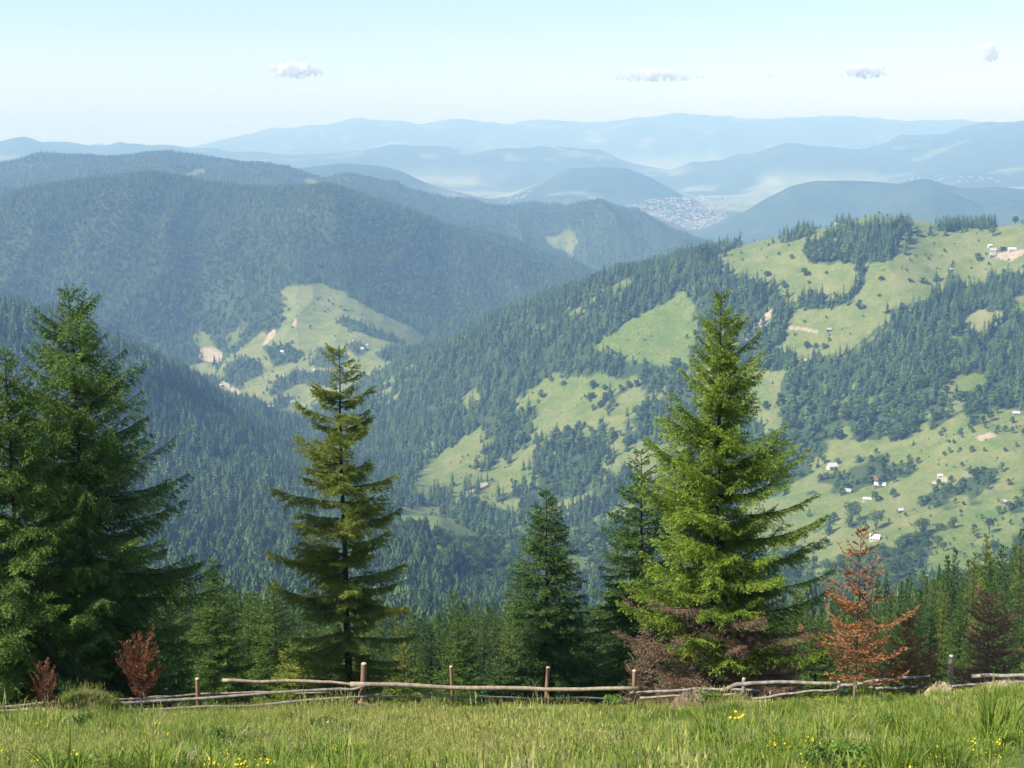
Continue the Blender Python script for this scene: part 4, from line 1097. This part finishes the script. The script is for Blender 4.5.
# dead trees
hero(854, 527, 35, 60, 'dead spruce with rust orange needles and a thin bare top', 20, M_DEAD, cat='dead tree', name='dead_tree', dead_mat=True, n_whorl=18, per=5, power=.75, droop=-.05, upturn=.30, rise=.35, hang=.0, step=.075, nl=.05, sec=.12, jit=.8, thin=.22, bottom=.13, sub=2)
hero(905, 622, 44, 38, 'smaller faded orange dead tree right of the rust one', 21, M_DEAD, cat='dead tree', name='dead_tree', dead_mat=True, n_whorl=14, per=5, power=.5, droop=-.1, upturn=.25, rise=.5, hang=.0, step=.08, nl=.05, sec=.14, jit=.5, thin=.2, bottom=.12, sub=2)
hero(984, 596, 46, 44, 'brownish dead tree with a bare trunk near the right edge', 22, M_DEADRUST, cat='dead tree', name='dead_tree', dead_mat=True, n_whorl=16, per=6, power=.42, droop=0, upturn=.2, rise=.5, hang=.0, step=.07, nl=.05, sec=.13, jit=.5, thin=.15, bottom=.08, sub=2)
hero(765, 640, 43, 44, 'low dead reddish scrub under the large bright spruce', 23, M_DEADRUST, cat='shrub', name='shrub', dead_mat=True, n_whorl=12, per=7, power=.35, droop=0, upturn=.2, rise=.6, hang=.0, step=.06, nl=.05, sec=.11, jit=.5, bottom=.05, sub=2)
hero(640, 648, 42, 26, 'grey brown dead brushwood left under the large bright spruce', 24, M_DEADGREY, cat='shrub', name='shrub', dead_mat=True, n_whorl=12, per=6, power=.4, droop=0, upturn=.2, rise=.6, hang=.0, step=.06, nl=.05, sec=.11, jit=.5, bottom=.05, sub=2)
hero(142, 641, 35, 20, 'taller dark red dead bush in front of the tallest spruce', 25, M_DEADRED, cat='shrub', name='dead_bush', dead_mat=True, n_whorl=15, per=5, power=.40, droop=-.5, upturn=.4, rise=.8, hang=-.3, step=.035, nl=.045, sec=.07, jit=1.1, thin=.25, bottom=.26, sub=3)
hero(47, 671, 35, 14, 'smaller red dead bush by the fence at the left', 26, M_DEADRED, cat='shrub', name='dead_bush', dead_mat=True, n_whorl=11, per=5, power=.45, droop=-.4, upturn=.4, rise=.8, hang=-.2, step=.035, nl=.04, sec=.07, jit=1.0, thin=.2, bottom=.12, sub=3)

# ------------------------------------------------------------------ the rail fence
M_RAIL = wood_mat('peeled_pole', (.46, .36, .25), (.27, .21, .15), (2, 2, .6), 4)
M_RAILG = wood_mat('grey_weathered_pole', (.36, .32, .27), (.20, .17, .14), (2, 2, .6), 4)
M_POST = wood_mat('brown_post', (.30, .19, .11), (.17, .10, .06), (5, 5, .5), 3)
M_CUT = plain('cut_wood', (.62, .50, .33), .1)
def at_px(px_, py_, r): a, t = px_to_dir(px_, py_); return np.array([r * math.sin(a), r * math.cos(a), r * float(t)])
def rail(parent, pts, rd, m, name='rail'):
    """pts: (px, py, range) surveyed along the pole"""
    W = np.array([at_px(*q) for q in pts]); t = np.linspace(0, 1, len(W)); n_ = 16; tt = np.linspace(0, 1, n_)
    P = np.stack([np.interp(tt, t, W[:, k]) for k in range(3)], 1)
    P[:, 2] += np.cumsum(rng.normal(0, .010, n_)) * np.sin(tt * math.pi) + .012 * np.sin(tt * 17 + rng.random() * 6)
    rr_ = rd * (1.08 - .25 * tt) * (1 + rng.normal(0, .05, n_))
    v, f = tube(P, rr_, 7)
    V = np.concatenate([v, P[:1], P[-1:]]); nb = len(v)
    caps = [(nb, (k + 1) % 7, k) for k in range(7)] + [(nb + 1, (n_ - 1) * 7 + k, (n_ - 1) * 7 + (k + 1) % 7) for k in range(7)]
    # knots
    kv = []; kf = []
    for q in range(7):
        i = int(rng.integers(1, n_ - 1)); d = norm(rng.normal(0, 1, (1, 3)))[0]; b = len(V) + len(kv)
        c = P[i] + d * rd * .7; e = norm(rng.normal(0, 1, (2, 3)))
        kv += [c + e[0] * rd * .4, c - e[0] * rd * .4, c + e[1] * rd * .4, c + d * rd * .75]; kf += [(b, b + 1, b + 3), (b + 1, b + 2, b + 3), (b + 2, b, b + 3)]
    V = np.concatenate([V, np.array(kv)])
    me = mesh_np(name, V, [f, np.array(caps), np.array(kf)], [m, M_CUT], mat_idx=[0] * len(f) + [1] * 14 + [0] * len(kf), smooth=False)
    me.transform(__import__('mathutils').Matrix.Translation(tuple(-np.array(parent.location))))
    return add(name, me, parent)
def post(parent, px_, top, r, rd, m=None, lean=0.0):
    g_ = place(px_, r); _, t = px_to_dir(px_, top); z1 = float(t) * r
    P = np.array([[g_[0], g_[1], g_[2] - .5], [g_[0] + lean * .3, g_[1], (g_[2] + z1) / 2], [g_[0] + lean, g_[1], z1 - .02], [g_[0] + lean, g_[1], z1]])
    v, f = tube(P, [rd * 1.05, rd, rd * .97, rd * .8], 8); V = np.concatenate([v, P[-1:] + [[0, 0, .01]]]); nb = len(v)
    caps = [(nb, 24 + k, 24 + (k + 1) % 8) for k in range(8)]
    me = mesh_np('post', V, [f, np.array(caps)], [m or M_POST, M_CUT], mat_idx=[0] * 16 + [1] * (len(f) - 16) + [1] * 8)
    me.transform(__import__('mathutils').Matrix.Translation(tuple(-np.array(parent.location))))
    return add('post', me, parent)
fl = empty('rail_fence', place(110, 37)); fm = empty('rail_fence', place(500, 37)); fr_ = empty('rail_fence', place(850, 36))
bpy.context.view_layer.update()
tag(fl, 'left stretch of low pole fence sloping down past the red bushes', 'fence', 'stretches of the rail fence')
tag(fm, 'middle stretch of fence with posts and one thick pale top rail', 'fence', 'stretches of the rail fence')
tag(fr_, 'broken low stretch of fence behind the dead rust tree', 'fence', 'stretches of the rail fence')
rail(fl, [(-60, 709, 36.6), (0, 706, 36.6), (62, 702, 36.6)], .04, M_RAILG); rail(fl, [(-60, 714, 36.2), (0, 711.5, 36.2), (50, 709, 36.2)], .04, M_RAIL); rail(fl, [(20, 706, 37), (130, 698, 37), (175, 696, 37)], .028, M_RAILG)
rail(fl, [(70, 706.5, 37), (110, 704, 37), (340, 689, 36.6), (364, 687, 36.5)], .042, M_RAILG)
rail(fl, [(108, 711, 36.8), (240, 706, 36.7), (385, 694, 36.6)], .036, M_RAILG)
rail(fl, [(215, 715.5, 36.4), (300, 712, 36.5), (378, 705.5, 36.6)], .032, M_RAILG)
post(fl, 199, 678, 36.9, .06); post(fl, 132, 698, 37.2, .05)
rail(fm, [(222, 680.5, 37.2), (300, 682, 37), (366, 685.5, 36.75)], .046, M_RAIL)
rail(fm, [(350, 684, 36.7), (450, 686.5, 36.8), (545, 688, 36.8), (639, 688.5, 36.7)], .062, M_RAIL)
rail(fm, [(368, 697, 36.9), (500, 699, 37), (640, 700, 37)], .030, M_RAILG)
rail(fm, [(358, 703, 36.4), (372, 705, 36.3), (384, 704, 36.4)], .05, M_POST)
for a_, t_, r__, w_ in ((363, 663, 36.95, .082), (453, 666, 37.0, .05), (546, 667, 37.05, .062), (634, 670, 36.9, .062)): post(fm, a_, t_, r__, w_, lean=float(rng.normal(0, .03)))
rail(fr_, [(630, 693, 36.9), (700, 690.5, 36.7), (760, 691, 36.6)], .04, M_RAILG)
rail(fr_, [(721, 690, 36.2), (746, 684.5, 36.1), (838, 684, 36)], .055, M_RAILG)
rail(fr_, [(752, 699, 36.3), (838, 689.5, 36)], .032, M_RAILG); rail(fr_, [(728, 702, 36.4), (770, 700, 36.2)], .03, M_RAILG)
rail(fr_, [(838, 686, 36.4), (883, 679, 36.2), (930, 676, 36)], .042, M_RAILG); rail(fr_, [(868, 688, 36.2), (918, 686, 36)], .038, M_RAILG)
rail(fr_, [(925, 688, 36.2), (990, 684, 36.1), (1060, 682, 36.1)], .03, M_RAILG); rail(fr_, [(640, 698, 36.6), (735, 694, 36.4)], .028, M_RAIL)
rail(fl, [(140, 699, 37.1), (250, 692, 37), (330, 693, 36.9)], .026, M_RAIL)
rail(fr_, [(866, 697, 35.8), (900, 696, 35.8)], .03, M_RAILG); rail(fr_, [(972, 676, 36.5), (1080, 673, 36.3)], .05, M_RAILG)
post(fr_, 743, 678, 36.4, .055, M_RAILG); post(fr_, 949, 655, 36.6, .06, M_RAILG); post(fr_, 838, 681, 36.2, .045, M_RAILG)

# ------------------------------------------------------------------ mounds, grass, weeds, flowers
M_EARTH = plain('dry_earth', (.17, .12, .08), .45, 9); M_STRAW = plain('matted_straw', (.33, .26, .15), .5, 14); M_SOD = M_TURF
def mound(px_, py_, wpx, h, m, lab, seed, asp=.8, r=None):
    p = ground_at(px_, py_, 6, 50) if r is None else place(px_, r); w = px_h(p, wpx) / 2; rg = np.random.default_rng(seed); V = []; nr, ns = 12, 36
    for i in range(nr + 1):
        f = i / nr
        for k in range(ns):
            a = k * 6.283 / ns; rr_ = w * f * (1 + .18 * math.sin(2 * a + seed) + .1 * math.sin(5 * a + seed * 2)); x = rr_ * math.cos(a); y = rr_ * math.sin(a) * asp
            z = h * (1 - f ** 2.2) * (1 + .2 * math.sin(3 * a + seed) * f) + rg.normal(0, .035 * h + .004) - (.25 * f ** 6)
            gz = float(ground_z(p[0] + x, p[1] + y)) - p[2]
            V.append((x, y, z + gz + (rg.normal(0, .06 * h) if 0 < i < nr else 0)))
    F = [(i * ns + k, i * ns + (k + 1) % ns, (i + 1) * ns + (k + 1) % ns, (i + 1) * ns + k) for i in range(nr) for k in range(ns)]
    me = pymesh('earth_mound', V, F, [m]); o = add('earth_mound', me, None, p); tag(o, lab, 'mound'); return p, w
GB = [mound(86, 709, 84, .6, M_SOD, 'big grassy hump in front of the fence under the red bushes', 1),
      mound(48, 722, 44, .22, M_STRAW, 'patch of dry straw left of the big grassy hump', 2),
      mound(692, 711, 46, .50, M_EARTH, 'brown earth mound below the dead brush of the bright spruce', 3),
      mound(940, 698, 40, .36, M_STRAW, 'pale heap of matted straw near the fence at the right', 4),
      mound(998, 692, 60, .26, M_STRAW, 'flat dry straw bank at the right picture edge', 5),
      mound(578, 741, 84, .12, M_EARTH, 'bare brown soil patch in the middle of the meadow', 6),
      mound(158, 744, 56, .12, M_EARTH, 'small dark soil patch in the left meadow', 7),
      mound(150, 724, 24, .10, M_SOD, 'low grassy bump between the soil patch and the fence', 8)]
def tuft(seed, nb, h, spread, width, lean=.5, m=None, stalks=0, name='grass_tuft', flop=.5):
    rg = np.random.default_rng(seed); V = []; F3 = []; F4 = []; v3 = []; v4 = []
    for i in range(nb):
        a = rg.random() * 6.28; q = rg.random() ** .6 * spread; b = np.array([math.cos(a) * q, math.sin(a) * q, -.03]); la = a + rg.normal(0, .9); L = h * (.45 + .6 * rg.random()); le = lean * (.2 + rg.random())
        d = np.array([math.cos(la), math.sin(la), 0]); fa = rg.random() * 3.14; s = np.array([math.cos(fa), math.sin(fa), 0]) * width * (.6 + .7 * rg.random())
        m1 = b + np.array([0, 0, L * .55]) + d * L * le * .3; m2 = b + np.array([0, 0, L * (.9 - le * .25)]) + d * L * le * .75; tp = m2 + d * L * le * flop + np.array([0, 0, L * (.12 - le * .22)])
        k = len(V); V += [b - s, b + s, m1 + s * .9, m1 - s * .9, m2 + s * .6, m2 - s * .6, tp]; F4 += [(k, k + 1, k + 2, k + 3), (k + 3, k + 2, k + 4, k + 5)]; F3.append((k + 5, k + 4, k + 6)); c = rg.random(); v4 += [c, c]; v3.append(c)
    for i in range(stalks):
        a = rg.random() * 6.28; q = rg.random() * spread; b = np.array([math.cos(a) * q, math.sin(a) * q, 0]); L = h * (1.2 + .6 * rg.random()); d = np.array([rg.normal(0, .12), rg.normal(0, .12), 1]); s = np.array([width * .35, 0, 0])
        e = b + d * L; k = len(V); V += [b - s, b + s, e]; F3.append((k, k + 1, k + 2)); v3.append(1.0)
        for z in range(3):
            c = b + d * L * (.8 + .08 * z); k = len(V); ss = norm(rg.normal(0, 1, (1, 3)))[0] * width * 1.6; V += [c - ss, c + ss, c + d * L * .1]; F3.append((k, k + 1, k + 2)); v3.append(1.0)
    return mesh_np(name, np.array(V), [np.array(F4), np.array(F3)], [m], face_attrs={'v': v4 + v3})
M_GR = leaf_mat('fresh_grass', (.12, .20, .022), (.32, .38, .06), .38, tintmul=.22)
M_GY = leaf_mat('ripening_grass', (.26, .30, .06), (.46, .44, .13), .38, tintmul=.2)
M_GD = leaf_mat('dry_grass', (.34, .26, .13), (.52, .42, .25), .3, tintmul=.2)
M_WD = leaf_mat('weed_leaves', (.08, .16, .025), (.19, .29, .05), .35, tintmul=.25)
M_YEL = plain('yellow_petals', (.80, .62, .02), .1); M_WHT = plain('white_petals', (.8, .8, .76), .05)
T_G = tuft(1, 46, .26, .17, .0055, .6, M_GR); T_T = tuft(2, 60, .62, .16, .0075, .45, M_GR, flop=.35); T_Y = tuft(3, 34, .26, .18, .0045, .7, M_GY, stalks=7); T_D = tuft(4, 34, .18, .18, .005, 1.0, M_GD, flop=.8)
T_W = leafy(340, n=420, lobes=9, H=1, W=.75, size=.05, trunk=.02, mat_=M_WD, name='weed')
T_S = tuft(6, 50, .13, .20, .006, .9, M_GR)
def flower(seed, m, n=7, h=.32):
    rg = np.random.default_rng(seed); V = []; F = []; mi = []
    for i in range(n):
        b = np.array([rg.normal(0, .12), rg.normal(0, .12), 0]); e = b + np.array([rg.normal(0, .03), rg.normal(0, .03), h * (.7 + .4 * rg.random())]); k = len(V)
        V += [b - [.002, 0, 0], b + [.002, 0, 0], e]; F.append((k, k + 1, k + 2)); mi.append(0)
        tl = norm(np.array([[rg.normal(0, .5), -.4 + rg.normal(0, .4), 1.]]))[0]; s = norm(np.cross(tl, [1, 0, .1])[None])[0]; u = np.cross(s, tl)
        for p in range(5):
            a = p * 1.2566; d = s * math.cos(a) + u * math.sin(a); d2 = s * math.cos(a + .5) + u * math.sin(a + .5); d3 = s * math.cos(a - .5) + u * math.sin(a - .5); k = len(V)
            V += [e, e + d3 * .013 + tl * .003, e + d * .020 + tl * .005, e + d2 * .013 + tl * .003]; F.append((k, k + 1, k + 2, k + 3)); mi.append(1)
    me = pymesh('yellow_flower', V, F, [M_WD, m]); me.polygons.foreach_set('material_index', mi); return me
T_FY = flower(1, M_YEL); T_FW = flower(2, M_WHT, 4, .22)
GT = [(T_T, 716, 752, 1.1, 'tall dark green grass tuft low in the meadow right of the middle'), (T_T, 838, 744, 1.0, 'tall green grass tuft right of the lone seed stalks'), (T_T, 95, 704, 1.0, 'tall grass tuft on the big grassy hump'), (T_T, 24, 752, 1.2, 'tall grass tuft at the lower left corner'),
      (T_T, 860, 722, .8, 'grass tuft in the right meadow halfway to the fence'), (T_T, 995, 742, 1.3, 'tall grass tuft at the lower right corner'), (T_T, 436, 718, .8, 'grass tuft against the lower rail right of the fence joint')]
for me, a, b, s, lab in GT: tag(add('grass_tuft', me, None, ground_at(a, b, 6, 50), a, s), lab, 'grass tuft')
def one(me, name, a, b, s, lab, cat): return tag(add(name, me, None, ground_at(a, b, 6, 50), a, s), lab, cat)
o_g = one(T_G, 'grass_tuft', 330, 752, 1.2, 'short green grass tuft low in the left meadow', 'grass tuft'); o_y = one(T_Y, 'grass_tuft', 520, 758, 1.3, 'yellowish seeding grass tuft at the bottom of the picture', 'grass tuft')
o_d = one(T_D, 'grass_tuft', 880, 752, 1.2, 'dry straw coloured tuft low in the right meadow', 'grass tuft'); o_w = one(T_W, 'weed', 710, 711, .50, 'leafy green weed on the right of the brown earth mound', 'plant')
o_w2 = one(T_W, 'weed', 612, 712, .42, 'leafy weed below the last post of the thick rail', 'plant')
o_w3 = one(T_W, 'weed', 775, 700, .30, 'leafy weed beside the brown mound toward the rust tree', 'plant')
o_s = one(T_S, 'grass_tuft', 420, 750, 1.3, 'low green grass cushion in the lower meadow left of the middle', 'grass tuft')
o_fy = one(T_FY, 'yellow_flower', 735, 742, 1.3, 'cluster of yellow flowers beside the tall dark tuft', 'flowers'); o_fw = one(T_FW, 'white_flower', 337, 742, 1.3, 'few white flowers in the left meadow', 'flowers')
o_t = kid2 = next(o for o in C.objects if o.data == T_T)
r0, r1, am = 3.0, 46.0, rad(40)
def field(n):
    r = np.sqrt(r0 ** 2 + (r1 ** 2 - r0 ** 2) * rng.random(n)); a = (rng.random(n) * 2 - 1) * am; x, y = r * np.sin(a), r * np.cos(a); return x, y, ground_z(x, y), r
x, y, z, r = field(74000); c1 = fbm(x / 2.4, y / 2.4, 41, 3); c2 = fbm(x / 1.2, y / 1.2, 42, 3); c3 = fbm(x / 5, y / 5, 43, 2)
pk = np.where(rng.random(len(x)) < .45, 0, 1); pk = np.where((c1 > .10) & (rng.random(len(x)) < .55), 2, pk); pk = np.where((c2 > .36) & (rng.random(len(x)) < .6), 3, pk)
pk = np.where((c2 < -.42) & (rng.random(len(x)) < .03), 4, pk); pk = np.where((c3 + c2 < -.45) & (rng.random(len(x)) < .07), 5, pk)
S = (.8 + .5 * rng.random(len(x))) * np.clip(1 + .5 * c3 + 1.1 * c2, .35, 2.2); S = np.where(pk == 4, .22 + .2 * rng.random(len(x)), S); S = np.where(pk == 5, .5 + .5 * rng.random(len(x)), S)
lift = np.zeros(len(x)); drop = np.zeros(len(x), bool)
for i, (p, w) in enumerate(GB):
    dd = np.hypot(x - p[0], (y - p[1]) / .8) / w
    if i in (0, 7): lift = np.where(dd < 1, (.6, 0, 0, 0, 0, 0, 0, .10)[i] * (1 - dd ** 2.2), lift)
    elif i in (1, 3, 4):
        ins_ = dd < .95; hh = (0, .22, 0, .42, .26)[i]; lift = np.where(ins_, hh * (1 - dd ** 2.2) - .03, lift); pk = np.where(ins_, 3, pk); drop |= ins_ & (rng.random(len(x)) < .45)
    else: drop |= (dd < (.92, .92, .8, .85, .9, .85, .85, 1)[i]) & (rng.random(len(x)) < .93)
k_ = ~drop
S = S * np.interp(r, [8, 28, 34, 46], [.85, .8, .5, .42])
p0_, w0_ = GB[0]; ex = rng.normal(0, .38, (260, 2)) * w0_; er = np.hypot(ex[:, 0], ex[:, 1] / .8) / w0_; ex = ex[er < .95]; er = er[er < .95]
ex_x = p0_[0] + ex[:, 0]; ex_y = p0_[1] + ex[:, 1]; ex_z = ground_z(ex_x, ex_y) + .6 * (1 - er ** 2.2) - .03; ne = len(ex)
x = np.concatenate([x, ex_x]); y = np.concatenate([y, ex_y]); z = np.concatenate([z, ex_z]); lift = np.concatenate([lift, np.zeros(ne)]); k_ = np.concatenate([k_, np.ones(ne, bool)])
pk = np.concatenate([pk, rng.choice([0, 0, 1, 2, 3], ne)]); S = np.concatenate([S, .6 + .5 * rng.random(ne)])
scatter('grass', 'sunlit uneven meadow grass in front of the fence', np.stack([x, y, z + lift], 1)[k_], S[k_], rng.random(k_.sum()) * 6.28, pk[k_], [o_s, o_g, o_y, o_d, o_w, o_t])
x, y, z, r = field(6000); c1 = fbm(x / 3, y / 3, 47, 2); k_ = c1 > -.12
scatter('wildflowers', 'yellow and a few white wildflowers dotted through the meadow grass', np.stack([x, y, z], 1)[k_], (.36 + .26 * rng.random(k_.sum())), rng.random(k_.sum()) * 6.28, (rng.random(k_.sum()) < .15).astype(int), [o_fy, o_fw])

# ------------------------------------------------------------------ clouds, far beyond and above the haze
def cloud(px_, py_, wpx, hpx, lab, seed, tilt=0.0, dens=.024):
    r_ = 42000; s_ = r_ / F_PX; p = at_px(px_, py_, r_)
    m = bpy.data.materials.new('cloud_vapour'); m.use_nodes = True; nt = m.node_tree; nt.nodes.remove(nt.nodes['Principled BSDF'])
    pv = nt.nodes.new('ShaderNodeVolumePrincipled'); pv.inputs['Color'].default_value = (1, .99, .985, 1); pv.inputs['Anisotropy'].default_value = 0.0
    tc = nd(nt, 'ShaderNodeTexCoord'); n = nd(nt, 'ShaderNodeTexNoise'); n.inputs['Scale'].default_value = 1.6; n.inputs['Detail'].default_value = 4; n.noise_dimensions = '4D'; n.inputs['W'].default_value = seed * 3.1
    mp = nd(nt, 'ShaderNodeMapping'); mp.inputs['Scale'].default_value = (wpx / hpx, 1, 1); nt.links.new(tc.outputs['Object'], mp.inputs[0]); nt.links.new(mp.outputs[0], n.inputs['Vector'])
    ln = nd(nt, 'ShaderNodeVectorMath', operation='LENGTH'); nt.links.new(tc.outputs['Object'], ln.inputs[0])
    fall = mth(nt, 'SUBTRACT', 1.0, mth(nt, 'MULTIPLY', ln.outputs['Value'], 1.0))
    v = mth(nt, 'ADD', mth(nt, 'MULTIPLY', fall, 1.2), mth(nt, 'MULTIPLY', mth(nt, 'SUBTRACT', n.outputs['Fac'], .52), 5.5))
    nt.links.new(mth(nt, 'MULTIPLY', ramp(nt, v, .1, 1.6), dens), pv.inputs['Density'])
    nt.links.new(pv.outputs[0], nt.nodes['Material Output'].inputs['Volume'])
    import bmesh
    bm = bmesh.new(); bmesh.ops.create_icosphere(bm, subdivisions=3, radius=1.0); me = bpy.data.meshes.new('cloud'); bm.to_mesh(me); bm.free(); me.materials.append(m)
    o = add('cloud', me, None, p, 0, (wpx / 2 * s_ * 1.25, hpx / 2 * s_ * 1.4, hpx / 2 * s_ * 1.5)); o.rotation_euler = (0, tilt, 0)
    tag(o, lab, 'cloud', 'small fair weather clouds')
cloud(295, 70, 54, 12, 'small flat white cloud alone in the left sky', 1); cloud(655, 75, 84, 10, 'long thin white cloud right of the middle of the sky', 2)
cloud(862, 71, 46, 11, 'small bright white cloud in the right sky', 3); cloud(988, 54, 21, 13, 'small upright slanting cloud near the right edge', 4, -.9)
cloud(769, 76, 14, 9, 'tiny faint cloud between the long and the bright one', 5, dens=.006)
